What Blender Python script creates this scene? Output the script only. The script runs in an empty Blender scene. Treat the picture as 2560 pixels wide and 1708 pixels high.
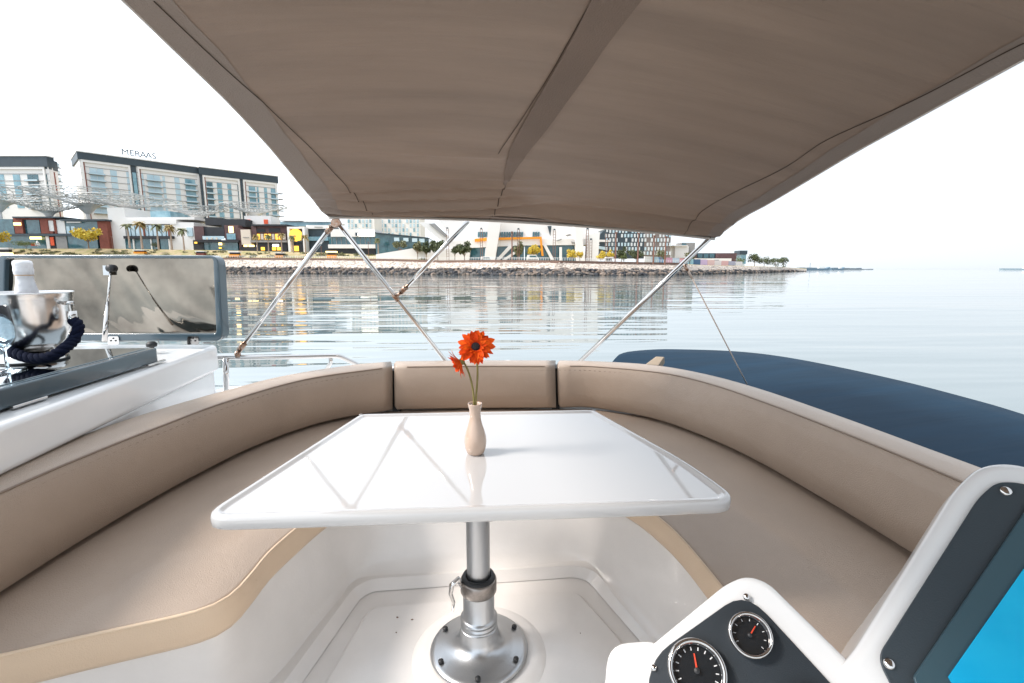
import bpy, bmesh, math, random
import numpy as np
from mathutils import Vector, Matrix
random.seed(7)
SC = bpy.context.scene
COL = SC.collection
R = math.radians

# ---------------------------------------------------------------- camera, world, sun, exposure
FPX, CZ, YAW = 1180.0, 1.12, R(3.5)          # focal length in photo pixels, eye height above cockpit sole, heading
PITCH = math.atan((854 - 671.5) / FPX)
cam = bpy.data.cameras.new('camera')
cam.sensor_width = 36; cam.lens = FPX / 2560 * 36; cam.clip_start = .02; cam.clip_end = 30000
co = bpy.data.objects.new('camera', cam); COL.objects.link(co); SC.camera = co
co.location = (0, 0, CZ); co.rotation_euler = (math.pi / 2 - PITCH, 0, -YAW)

SUN_EL, SUN_AZ = R(44), R(262)               # azimuth measured clockwise from +Y: the sun stands to the left, a little behind
w = bpy.data.worlds.new('World'); SC.world = w; w.use_nodes = True
nt = w.node_tree; bg = nt.nodes['Background']
sky = nt.nodes.new('ShaderNodeTexSky'); sky.sky_type = 'NISHITA'; sky.sun_disc = False
sky.sun_elevation = SUN_EL; sky.sun_rotation = SUN_AZ; sky.dust_density = 1.0; sky.air_density = 1.0; sky.ozone_density = 1.0
hs = nt.nodes.new('ShaderNodeHueSaturation'); hs.inputs['Saturation'].default_value = .38
gm = nt.nodes.new('ShaderNodeGamma'); gm.inputs['Gamma'].default_value = .38
nt.links.new(sky.outputs[0], hs.inputs['Color']); nt.links.new(hs.outputs[0], gm.inputs[0]); 
tcw = nt.nodes.new('ShaderNodeTexCoord'); dt = nt.nodes.new('ShaderNodeVectorMath'); dt.operation = 'DOT_PRODUCT'; dt.inputs[1].default_value = (-.85, -.1, .5)
nt.links.new(tcw.outputs['Generated'], dt.inputs[0])
ma = nt.nodes.new('ShaderNodeMath'); ma.operation = 'MULTIPLY_ADD'; ma.inputs[1].default_value = .42; ma.inputs[2].default_value = 1.0; nt.links.new(dt.outputs['Value'], ma.inputs[0])
vm = nt.nodes.new('ShaderNodeVectorMath'); vm.operation = 'SCALE'; mh = nt.nodes.new('ShaderNodeMix'); mh.data_type = 'RGBA'; mh.inputs[0].default_value = .6; mh.inputs[7].default_value = (1.42, 1.48, 1.54, 1)
nt.links.new(gm.outputs[0], mh.inputs[6]); nt.links.new(mh.outputs[2], vm.inputs[0]); nt.links.new(ma.outputs[0], vm.inputs['Scale'])
vt_ = nt.nodes.new('ShaderNodeVectorMath'); vt_.operation = 'MULTIPLY'; vt_.inputs[1].default_value = (.955, .998, 1.045); nt.links.new(vm.outputs[0], vt_.inputs[0])
nt.links.new(vt_.outputs[0], bg.inputs[0])
bg.inputs[1].default_value = .15
sl = bpy.data.lights.new('sun', 'SUN'); sl.energy = .7; sl.angle = R(13); sl.color = (1, .92, .85)
so = bpy.data.objects.new('sun', sl); COL.objects.link(so)
sd = Vector((math.sin(SUN_AZ) * math.cos(SUN_EL), math.cos(SUN_AZ) * math.cos(SUN_EL), math.sin(SUN_EL)))
so.rotation_euler = sd.to_track_quat('Z', 'Y').to_euler()
SC.view_settings.view_transform = 'Standard'; SC.view_settings.look = 'None'
SC.view_settings.gamma = 1; SC.view_settings.exposure = 2.60
SC.render.engine = 'CYCLES'
SC.cycles.sample_clamp_indirect = 10; SC.cycles.max_bounces = 8; SC.cycles.diffuse_bounces = 4; SC.cycles.glossy_bounces = 5; SC.cycles.transmission_bounces = 6
SC.cycles.use_denoising = True; SC.cycles.caustics_reflective = False; SC.cycles.caustics_refractive = False

# ---------------------------------------------------------------- measuring helpers (photo pixel -> place at a known height or distance)
def ray(px, py):
    dx, dy = px - 1280, py - 854
    up = -(math.sin(PITCH) * FPX + math.cos(PITCH) * dy); fw = math.cos(PITCH) * FPX - math.sin(PITCH) * dy
    return Vector((dx * math.cos(YAW) + fw * math.sin(YAW), fw * math.cos(YAW) - dx * math.sin(YAW), up)), fw
C0 = Vector((0, 0, CZ))
def onz(px, py, z):
    r, f = ray(px, py); return C0 + r * ((z - CZ) / r.z)
def atF(px, py, F):
    r, f = ray(px, py); return C0 + r * (F / f)
def zF(py, F):
    r, f = ray(1280, py); return CZ + r.z / f * F
def onplane(px, py, P, n):
    r, f = ray(px, py); return C0 + r * ((P - C0).dot(n) / r.dot(n))

# ---------------------------------------------------------------- materials
MATS = {}
def mat(name, col, rough=.5, metal=0, bump=0, bscale=50, var=0, vscale=3, coat=0, ior=1.5, emit=0, trans=0, vcol=None, stretch=None, spec=None, bump2=None):
    if name in MATS: return MATS[name]
    m = bpy.data.materials.new(name); m.use_nodes = True; t = m.node_tree; b = t.nodes['Principled BSDF']
    b.inputs['Base Color'].default_value = (*col, 1); b.inputs['Roughness'].default_value = rough; b.inputs['Metallic'].default_value = metal
    b.inputs['IOR'].default_value = ior; b.inputs['Coat Weight'].default_value = coat; b.inputs['Coat Roughness'].default_value = .04
    b.inputs['Transmission Weight'].default_value = trans
    if spec is not None: b.inputs['Specular IOR Level'].default_value = spec
    if emit: b.inputs['Emission Color'].default_value = (*col, 1); b.inputs['Emission Strength'].default_value = emit
    tc = t.nodes.new('ShaderNodeTexCoord'); src = tc.outputs['Object']
    if stretch:
        mp = t.nodes.new('ShaderNodeMapping'); mp.inputs['Scale'].default_value = stretch; t.links.new(src, mp.inputs[0]); src = mp.outputs[0]
    if bump:
        n = t.nodes.new('ShaderNodeTexNoise'); n.inputs['Scale'].default_value = bscale; n.inputs['Detail'].default_value = 4
        bp = t.nodes.new('ShaderNodeBump'); bp.inputs['Strength'].default_value = bump; bp.inputs['Distance'].default_value = .01
        t.links.new(src, n.inputs['Vector']); t.links.new(n.outputs[0], bp.inputs['Height']); t.links.new(bp.outputs[0], b.inputs['Normal'])
    if bump2:
        n = t.nodes.new('ShaderNodeTexNoise'); n.inputs['Scale'].default_value = bump2[0]; n.inputs['Detail'].default_value = 3; n.inputs['Distortion'].default_value = .6
        bq = t.nodes.new('ShaderNodeBump'); bq.inputs['Strength'].default_value = 1; bq.inputs['Distance'].default_value = bump2[1]
        t.links.new(src, n.inputs['Vector']); t.links.new(n.outputs[0], bq.inputs['Height']); t.links.new(bp.outputs[0], bq.inputs['Normal']); t.links.new(bq.outputs[0], b.inputs['Normal'])
    if var:
        n = t.nodes.new('ShaderNodeTexNoise'); n.inputs['Scale'].default_value = vscale; n.inputs['Detail'].default_value = 5; n.inputs['Roughness'].default_value = .6
        mx = t.nodes.new('ShaderNodeMix'); mx.data_type = 'RGBA'
        v2 = vcol or tuple(c * (1 - var) for c in col)
        mr = t.nodes.new('ShaderNodeMapRange'); mr.inputs[1].default_value = .3; mr.inputs[2].default_value = .7
        mx.inputs[6].default_value = (*col, 1); mx.inputs[7].default_value = (*v2, 1)
        t.links.new(src, n.inputs['Vector']); t.links.new(n.outputs[0], mr.inputs[0]); t.links.new(mr.outputs[0], mx.inputs[0]); t.links.new(mx.outputs[2], b.inputs['Base Color'])
    MATS[name] = m; return m

LEATHER = mat('taupe_leather', (.43, .335, .262), .40, bump=.3, bscale=380, var=.14, vscale=2.6, coat=.15, bump2=(5, .0035))
TANBAND = mat('tan_leather', (.74, .57, .41), .45, bump=.2, bscale=420, var=.08)
GEL = mat('white_gelcoat', (.86, .86, .855), .22, coat=.4, var=.05, vscale=4)
GELF = mat('cockpit_gelcoat', (.82, .79, .76), .28, coat=.3, var=.12, vscale=3, bump=.05, bscale=150, bump2=(3, .004))
TABLEW = mat('gloss_white_table', (.55, .55, .55), .05, coat=.8, ior=1.55, bump=.012, bscale=9)
CHROME = mat('polished_steel', (.58, .565, .55), .08, 1)
RUSTY = mat('stained_steel', (.42, .36, .31), .28, 1, var=.6, vscale=90, vcol=(.25, .10, .04))
ALU = mat('brushed_aluminium', (.50, .52, .54), .3, 1, bump=.06, bscale=40, stretch=(6, 6, .6))
BLACKR = mat('black_rubber', (.015, .016, .018), .5)
DARKP = mat('charcoal_panel', (.022, .03, .038), .42, bump=.1, bscale=700)
GREYP = mat('grey_gelcoat', (.05, .085, .108), .18, coat=.6, var=.1, vscale=6)
SLATE2 = mat('charcoal_bezel', (.045, .06, .072), .35, bump=.1, bscale=500)
CANVAS = mat('taupe_canvas', (.36, .262, .20), .48, bump=.3, bscale=260, var=.26, vscale=1.6, stretch=(.7, 7, 1), bump2=(2, .008))
CANVAS2 = mat('dark_canvas', (.21, .15, .115), .6, bump=.3, bscale=260, var=.15, vscale=4)
HEM = mat('pale_hem_fabric', (.62, .58, .54), .8, bump=.2, bscale=200)
THREAD = mat('brown_thread', (.07, .045, .03), .8)
NAVY = mat('navy_cover', (.004, .027, .055), .75, spec=.25, bump2=(2.5, .004), bump=.04, bscale=4, var=.3, vscale=2.5, stretch=(.6, 3, 1))
MIRROR = mat('wavy_mirror_steel', (.32, .285, .24), .06, 1, bump=.02, bscale=4, var=.5, vscale=3, vcol=(.12, .105, .09), bump2=(1.3, .05))  # dark brown swirls in the colour stand in for reflected seat and canopy
ROPE = mat('navy_rope', (.004, .007, .022), .9, bump=.4, bscale=300, spec=.15)
FOIL = mat('white_foil', (.82, .82, .84), .35, bump=.3, bscale=60)
GLASSM = mat('clear_glass', (.85, .95, 1), .0, trans=1, ior=1.45)
CERAM = mat('cream_ceramic', (.56, .42, .33), .22, coat=.5, var=.12, vscale=14)
PETAL = mat('orange_petal', (.95, .15, .008), .65, var=.4, vscale=60, vcol=(.80, .06, .005), spec=.15)
PETAL2 = mat('red_orange_petal', (.85, .07, .006), .65, var=.3, vscale=60, spec=.15)
STEM = mat('olive_stem', (.24, .20, .05), .5, var=.3, vscale=40)
CYAN = mat('cyan_screen_film', (.02, .58, .88), .22, coat=.5, var=.3, vscale=5, vcol=(.0, .42, .76))

# ---------------------------------------------------------------- object helpers
def wloc(o):
    v = Vector((0, 0, 0))
    while o is not None: v += o.location; o = o.parent
    return v
def props(o, label=None, cat=None, group=None, kind=None):
    for k, v in (('label', label), ('category', cat), ('group', group), ('kind', kind)):
        if v: o[k] = v
def thing(name, label, cat, loc=(0, 0, 0), group=None):
    o = bpy.data.objects.new(name, None); COL.objects.link(o); o.location = loc; o.empty_display_size = .2
    props(o, label, cat, group); return o
class MB:
    def __init__(s): s.v = []; s.f = []
    def add(s, vs, fs):
        n = len(s.v); s.v += [Vector(v) for v in vs]; s.f += [tuple(i + n for i in f) for f in fs]; return s
    def box(s, x0, x1, y0, y1, z0, z1):
        return s.add([(x, y, z) for z in (z0, z1) for y in (y0, y1) for x in (x0, x1)],
                     [(0, 2, 3, 1), (4, 5, 7, 6), (0, 1, 5, 4), (2, 6, 7, 3), (0, 4, 6, 2), (1, 3, 7, 5)])
    def hexa(s, p):      # 8 points: bottom quad ccw, top quad ccw
        return s.add(p, [(3, 2, 1, 0), (4, 5, 6, 7), (0, 1, 5, 4), (1, 2, 6, 5), (2, 3, 7, 6), (3, 0, 4, 7)])
    def tube(s, pts, r, seg=8, cap=True):
        pts = [Vector(p) for p in pts]; n = len(pts)
        rr = r if isinstance(r, (list, tuple)) else [r] * n
        vs = []; prev = None
        for i, p in enumerate(pts):
            d = (pts[min(i + 1, n - 1)] - pts[max(i - 1, 0)]).normalized()
            if prev is None:
                a = Vector((0, 0, 1)) if abs(d.z) < .9 else Vector((1, 0, 0)); u = d.cross(a).normalized()
            else: u = (prev - d * prev.dot(d)).normalized()
            prev = u; q = d.cross(u)
            for k in range(seg):
                t = 2 * math.pi * k / seg; vs.append(p + (u * math.cos(t) + q * math.sin(t)) * rr[i])
        fs = [(i * seg + k, i * seg + (k + 1) % seg, (i + 1) * seg + (k + 1) % seg, (i + 1) * seg + k) for i in range(n - 1) for k in range(seg)]
        if cap: fs += [tuple(range(seg))[::-1], tuple((n - 1) * seg + k for k in range(seg))]
        return s.add(vs, fs)
    def lathe(s, prof, c, seg=32, axis=None):
        c = Vector(c); vs = []
        M = axis.to_track_quat('Z', 'Y').to_matrix() if axis else Matrix.Identity(3)
        for r, z in prof:
            for k in range(seg):
                t = 2 * math.pi * k / seg; vs.append(c + M @ Vector((r * math.cos(t), r * math.sin(t), z)))
        return s.add(vs, [(i * seg + k, i * seg + (k + 1) % seg, (i + 1) * seg + (k + 1) % seg, (i + 1) * seg + k) for i in range(len(prof) - 1) for k in range(seg)])
    def prism(s, poly, d):   # poly: list of 3D points, d: extrusion vector
        n = len(poly); d = Vector(d); P = [Vector(p) for p in poly]
        return s.add(P + [p + d for p in P], [tuple(range(n)), tuple(range(2 * n - 1, n - 1, -1))] + [(i, i + n, (i + 1) % n + n, (i + 1) % n) for i in range(n)])
    def grid(s, rows):
        nr, nc = len(rows), len(rows[0])
        return s.add([p for r in rows for p in r], [(i * nc + j, i * nc + j + 1, (i + 1) * nc + j + 1, (i + 1) * nc + j) for i in range(nr - 1) for j in range(nc - 1)])
    def to(s, name, m, parent=None, label=None, cat=None, group=None, kind=None, smooth=False, bevel=0, segs=2, origin=None):
        me = bpy.data.meshes.new(name)
        if parent is not None: off = wloc(parent)
        elif origin is not None: off = Vector(origin)
        elif kind: off = Vector((0, 0, 0))
        else:
            off = Vector((sum(v.x for v in s.v), sum(v.y for v in s.v), 0)) / len(s.v); off.z = min(v.z for v in s.v)
        me.from_pydata([v - off for v in s.v], [], s.f); me.materials.append(m)
        bm = bmesh.new(); bm.from_mesh(me); bmesh.ops.recalc_face_normals(bm, faces=bm.faces); bm.to_mesh(me); bm.free()
        if smooth: me.polygons.foreach_set('use_smooth', [True] * len(me.polygons))
        o = bpy.data.objects.new(name, me); COL.objects.link(o)
        if parent is not None: o.parent = parent
        else: o.location = off
        if bevel:
            b = o.modifiers.new('bevel', 'BEVEL'); b.width = bevel; b.segments = segs; b.limit_method = 'ANGLE'; b.angle_limit = R(35)
            me.polygons.foreach_set('use_smooth', [True] * len(me.polygons))
            wn = o.modifiers.new('wn', 'WEIGHTED_NORMAL'); wn.keep_sharp = False
        props(o, label, cat, group, kind); return o
def copy_tree(o, loc=None, label=None, rz=None, sc=None, parent=None):
    c = o.copy(); COL.objects.link(c); c.parent = parent
    if loc is not None: c.location = loc
    if label: c['label'] = label
    if rz is not None: c.rotation_euler.z = rz
    if sc is not None: c.scale = (sc,) * 3
    for ch in list(o.children): copy_tree(ch, parent=c)
    return c
def catmull(P, n):
    P = [Vector(p) for p in P]; Q = [P[0] * 2 - P[1]] + P + [P[-1] * 2 - P[-2]]; out = []
    for i in range(1, len(Q) - 2):
        for k in range(n):
            t = k / n; a, b, c, d = Q[i - 1:i + 3]
            out.append(.5 * (2 * b + (c - a) * t + (2 * a - 5 * b + 4 * c - d) * t * t + (3 * b - a - 3 * c + d) * t ** 3))
    return out + [P[-1]]
def resample(P, n):
    P = [Vector(p) for p in P]; L = [0]
    for a, b in zip(P, P[1:]): L.append(L[-1] + (b - a).length)
    out = []
    for i in range(n):
        t = L[-1] * i / (n - 1); k = 0
        while k < len(L) - 2 and L[k + 1] < t: k += 1
        f = (t - L[k]) / max(1e-9, L[k + 1] - L[k]); out.append(P[k].lerp(P[k + 1], min(1, f)))
    return out
def rpoly(P, r, n=5):    # round the corners of a closed 3D polygon
    P = [Vector(p) for p in P]; out = []; N = len(P)
    rr = r if isinstance(r, (list, tuple)) else [r] * N
    for i in range(N):
        a, b, c = P[i - 1], P[i], P[(i + 1) % N]; u = (a - b); v = (c - b)
        q = min(rr[i], u.length * .48, v.length * .48)
        if q <= 0: out.append(b); continue
        p0 = b + u.normalized() * q; p2 = b + v.normalized() * q
        for k in range(n + 1):
            t = k / n; out.append(p0 * (1 - t) ** 2 + b * 2 * t * (1 - t) + p2 * t * t)
    return out
V = Vector

# ================================================================= SETTING: water and shore
WZ = -2.08
m = mat('sea_water', (.15, .19, .195), .025, ior=2.8)
t = m.node_tree; b = t.nodes['Principled BSDF']; 
geo = t.nodes.new('ShaderNodeNewGeometry')
def wnoise(sx, sy, sc, rot=0, det=2):
    mp = t.nodes.new('ShaderNodeMapping'); mp.inputs['Scale'].default_value = (sx, sy, 1); mp.inputs['Rotation'].default_value = (0, 0, rot)
    n = t.nodes.new('ShaderNodeTexNoise'); n.inputs['Scale'].default_value = sc; n.inputs['Detail'].default_value = det; n.inputs['Roughness'].default_value = .45
    t.links.new(geo.outputs['Position'], mp.inputs[0]); t.links.new(mp.outputs[0], n.inputs['Vector']); return n
n1 = wnoise(.07, .38, 1.0, R(-12)); n2 = wnoise(.22, .95, 1.0, R(7), 1); n3 = wnoise(.012, .07, 1, R(-20), 2)
m1 = t.nodes.new('ShaderNodeMath'); m1.operation = 'MULTIPLY_ADD'; m1.inputs[1].default_value = .20
t.links.new(n2.outputs[0], m1.inputs[0]); t.links.new(n1.outputs[0], m1.inputs[2])
mk = t.nodes.new('ShaderNodeMapRange'); mk.inputs[1].default_value = .38; mk.inputs[2].default_value = .62; mk.inputs[3].default_value = .06; mk.inputs[4].default_value = 1
t.links.new(n3.outputs[0], mk.inputs[0])
m2 = t.nodes.new('ShaderNodeMath'); m2.operation = 'MULTIPLY'; t.links.new(m1.outputs[0], m2.inputs[0]); t.links.new(mk.outputs[0], m2.inputs[1])
bp = t.nodes.new('ShaderNodeBump'); bp.inputs['Strength'].default_value = 1; bp.inputs['Distance'].default_value = .15
t.links.new(m2.outputs[0], bp.inputs['Height']); t.links.new(bp.outputs[0], b.inputs['Normal'])
WATER = m
MB().add([(-15000, -400, WZ), (15000, -400, WZ), (15000, 25000, WZ), (-15000, 25000, WZ)], [(0, 1, 2, 3)]).to('water', WATER, kind='structure')

#        px,   F_water, y rock top, y revetment top, y promenade back / building base, F of that base
SH = [(-700, 330, 668, 642, 622, 352), (0, 322, 668, 643, 622, 352), (280, 316, 668, 645, 622, 348), (550, 308, 668, 648, 626, 342), (820, 285, 669, 650, 632, 330), (980, 262, 671, 652, 640, 312),
      (1100, 244, 672, 656, 652, 290), (1250, 222, 672, 655, 653, 280), (1400, 210, 673, 657, 655, 280), (1560, 218, 674, 660, 657, 300), (1700, 235, 676, 662, 659, 330), (1800, 285, 676, 665, 663, 400),
      (1900, 345, 676, 667, 666, 440), (1965, 430, 676, 668.5, 668, 520), (2017, 519, 677, 674, 673, 560)]
def lerpsh(px, k):
    for a, b_ in zip(SH, SH[1:]):
        if px <= b_[0]: f = max(0, (px - a[0]) / (b_[0] - a[0])); return a[k] + (b_[k] - a[k]) * f
    return SH[-1][k]
def shore_rows(px):
    F, r1, r2, r3, Fb = (lerpsh(px, k) for k in (1, 2, 3, 4, 5))
    a = F + 5; c = F + 13
    def P(Fd, z): q = atF(px, 671.5, Fd); return V((q.x, q.y, z))
    return [P(F - 3, WZ - 2.5), P(F, WZ - .1), P(a, zF(r1, a)), P(c, zF(r2, c)), P(c + 6, zF(r2, c)), P(Fb, zF(r3, Fb)), P(Fb + 900, zF(r3, Fb))]
pxs = [-700 + i * (2717 / 90) for i in range(91)]
rows = [shore_rows(p) for p in pxs]
SAND = mat('pale_revetment', (.62, .54, .47), .9, bump=.6, bscale=.6, var=.25, vscale=.5)
GRASSY = mat('dry_turf', (.48, .36, .24), .95, var=.5, vscale=.25, vcol=(.24, .24, .08))
DARKG = mat('wet_rock_bed', (.07, .065, .06), .9, var=.4, vscale=.8)
PAVE = mat('promenade_paving', (.5, .42, .36), .9, var=.15, vscale=.3)
def strip(k0, k1, name, m_): MB().grid([[r[k] for k in range(k0, k1 + 1)] for r in rows]).to(name, m_, kind='structure')
strip(0, 2, 'rock_bed', DARKG); strip(2, 3, 'revetment_slope', SAND); strip(3, 4, 'promenade', PAVE); strip(4, 6, 'ground', GRASSY)

# boulders at the waterline
ROCKM = [mat('grey_boulder', (.15, .132, .12), .9, bump=.8, bscale=1.2, var=.4, vscale=.7), mat('brown_boulder', (.26, .20, .16), .9, bump=.8, bscale=1.2, var=.4, vscale=.7), mat('dark_boulder', (.04, .042, .048), .85, bump=.8, bscale=1.2, var=.3, vscale=.7)]
def rock_mesh(i, m_):
    bm = bmesh.new(); bmesh.ops.create_icosphere(bm, subdivisions=1, radius=1)
    rn = random.Random(i)
    for v in bm.verts: v.co *= rn.uniform(.72, 1.15)
    for v in bm.verts: v.co.z *= .72
    me = bpy.data.meshes.new('rock'); bm.to_mesh(me); bm.free(); me.materials.append(m_); return me
RM = [rock_mesh(i, ROCKM[i % 3]) for i in range(9)]
bank = thing('rock_bank', 'band of dark grey and brown boulders lining the shore at the waterline', 'rocks', atF(1280, 671.5, 240) * 1.0)
bank.location.z = WZ
pile = MB(); nb = 0; bo = wloc(bank)
for j in range(900):
    px = 1330 + (1 if j % 2 else -1) * (j / 900) * 760 + random.uniform(-6, 6)
    if px > 1990 or px < 540: continue
    F = lerpsh(px, 1); f = random.random(); Fd = F + f * 5.5; zt = zF(lerpsh(px, 2), F + 5)
    q = atF(px, 671.5, Fd); z = WZ + .1 + (zt - WZ) * f * .93
    s_ = random.uniform(1.0, 1.7)
    if nb < 290 and F < 262:
        o = bpy.data.objects.new('rock', random.choice(RM)); COL.objects.link(o); o.parent = bank
        o.location = V((q.x, q.y, z)) - bo; o.scale = (s_ * random.uniform(.9, 1.5), s_, s_); o.rotation_euler = (random.uniform(-.4, .4), random.uniform(-.4, .4), random.uniform(0, 6)); nb += 1
    else:
        me = random.choice(RM); A = random.uniform(0, 6); M3 = Matrix.Rotation(A, 3, 'Z')
        pile.add([M3 @ (v.co * s_ * 1.1) + V((q.x, q.y, z)) for v in me.vertices], [tuple(p.vertices) for p in me.polygons])
for px in np.arange(540, 2015, 2.0):
    F = lerpsh(px, 1); f = random.random()
    for q_ in range(2):
        f = random.random(); zt = zF(lerpsh(px, 2), F + 5); q = atF(px, 671.5, F + f * 5.5); me = random.choice(RM); s_ = random.uniform(.5, 1.1)
        pile.add([(v.co * s_) + V((q.x, q.y, WZ + (zt - WZ) * f * .95)) for v in me.vertices], [tuple(p.vertices) for p in me.polygons])
ppo = pile.to('rock_pile', ROCKM[2], bank, kind='stuff'); 
for mm in (ROCKM[0], ROCKM[1]): ppo.data.materials.append(mm)
ppo.data.polygons.foreach_set('material_index', [(i // 80 * 7919) % 3 for i in range(len(ppo.data.polygons))])
# pale stones on the upper slope
st = MB()
for j in range(2600):
    px = random.uniform(540, 2000); F = lerpsh(px, 1) + 5; f = random.random(); Fd = F + 8 * f
    z0 = zF(lerpsh(px, 2), F); z1 = zF(lerpsh(px, 3), F + 8); q = atF(px, 671.5, Fd); s_ = random.uniform(.25, .6); me = random.choice(RM)
    st.add([(v.co * s_) + V((q.x, q.y, z0 + (z1 - z0) * f)) for v in me.vertices], [tuple(p.vertices) for p in me.polygons])
st.to('pale_stones', mat('pale_stone', (.60, .52, .45), .9, var=.5, vscale=.6), kind='stuff', label='pale stones scattered over the upper slope of the shore')

# ================================================================= BACKGROUND BUILDINGS
WHT = mat('white_render', (.82, .79, .76), .7, var=.06, vscale=.05)
CREAM = mat('cream_wall', (.70, .60, .50), .8, var=.08, vscale=.1)
SLATE = mat('slate_cladding', (.04, .062, .078), .5, var=.25, vscale=.2)
BGLASS = mat('blue_glass', (.07, .21, .28), .12, var=.5, vscale=.15, vcol=(.30, .48, .54), coat=.5)
DGLASS = mat('dark_glass', (.02, .07, .09), .1, var=.6, vscale=.3, vcol=(.06, .16, .19), coat=.5)
PGLASS = mat('pale_glass', (.38, .54, .62), .15, var=.4, vscale=.1, vcol=(.55, .66, .70), coat=.4)
BRICK = mat('red_brick_cladding', (.26, .075, .05), .8, var=.25, vscale=.5)
DBRICK = mat('plum_brick_cladding', (.13, .07, .07), .8, var=.3, vscale=.4)
BLACKW = mat('black_cladding', (.02, .022, .028), .6, var=.3, vscale=.3)
GREYC = mat('grey_concrete', (.30, .29, .28), .8, var=.2, vscale=.3)
GOLD = mat('lit_gold', (1, .50, .06), .4, emit=.28)
YEL = mat('lit_yellow_sign', (1, .70, .28), .4, emit=.55)
WLIT = mat('lit_white_sign', (1, .95, .8), .4, emit=.8)
ORNG = mat('orange_band', (.85, .30, .01), .6)
REDP = mat('red_panel', (.75, .10, .03), .6)
ROPEW = mat('white_steel', (.78, .77, .75), .5)
BRONZE = mat('rusty_pole', (.20, .09, .06), .6)

def blockpts(p0, p1, ytop, ybot, F0, F1, depth):
    A = atF(p0, ytop, F0); B = atF(p1, ytop, F1); zt = zF(ytop, F0); zb = zF(ybot, F0)
    d = (B - A); d.z = 0; n = V((-d.y, d.x, 0)).normalized()
    if n.dot(V((A.x, A.y, 0))) < 0: n = -n
    n *= depth
    A = V((A.x, A.y, 0)); B = V((B.x, B.y, 0))
    return [p + V((0, 0, z)) for z in (zb, zt) for p in (A, B, B + n, A + n)]
def block(mb, p0, p1, yt, yb, F0, F1=None, depth=10):
    return mb.hexa(blockpts(p0, p1, yt, yb, F0, F0 if F1 is None else F1, depth))
def bld(name, label, cat, p0, p1, F, ybase=640):
    q = atF((p0 + p1) / 2, 671.5, F); return thing(name, label, cat, (q.x, q.y, zF(ybase, F)))
def part(name, m_, par, *a, **k):
    for q in (a if isinstance(a[0], (list, tuple)) else [a]): o = block(MB(), *q[:6], **({'depth': q[6]} if len(q) > 6 else k)).to(name, m_, par)
    return o

class Wall:      # a vertical facade between two plan points; positions along it measured by pixel at a given height
    def __init__(s, p0, y0, F0, p1, y1, F1):
        a = atF(p0, y0, F0); b_ = atF(p1, y1, F1); s.a = V((a.x, a.y, 0)); s.b = V((b_.x, b_.y, 0)); s.d = (s.b - s.a).normalized()
        s.n = V((s.d.y, -s.d.x, 0));
        if s.n.dot(s.a) > 0: s.n = -s.n
        s.L = (s.b - s.a).length; s.z = zF(y0, F0)
    def u(s, px, py):
        r, f = ray(px, py); # intersect in plan
        den = r.x * s.d.y - r.y * s.d.x
        t = (s.a.x * s.d.y - s.a.y * s.d.x) / den
        q = V((r.x * t, r.y * t, 0)); return (q - s.a).dot(s.d)
    def box(s, mb, u0, u1, z0, z1, proud=.3, back=0):
        P = [s.a + s.d * u0 + s.n * proud, s.a + s.d * u1 + s.n * proud, s.a + s.d * u1 - s.n * back, s.a + s.d * u0 - s.n * back]
        return mb.hexa([p + V((0, 0, z)) for z in (z0, z1) for p in P])

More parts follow.
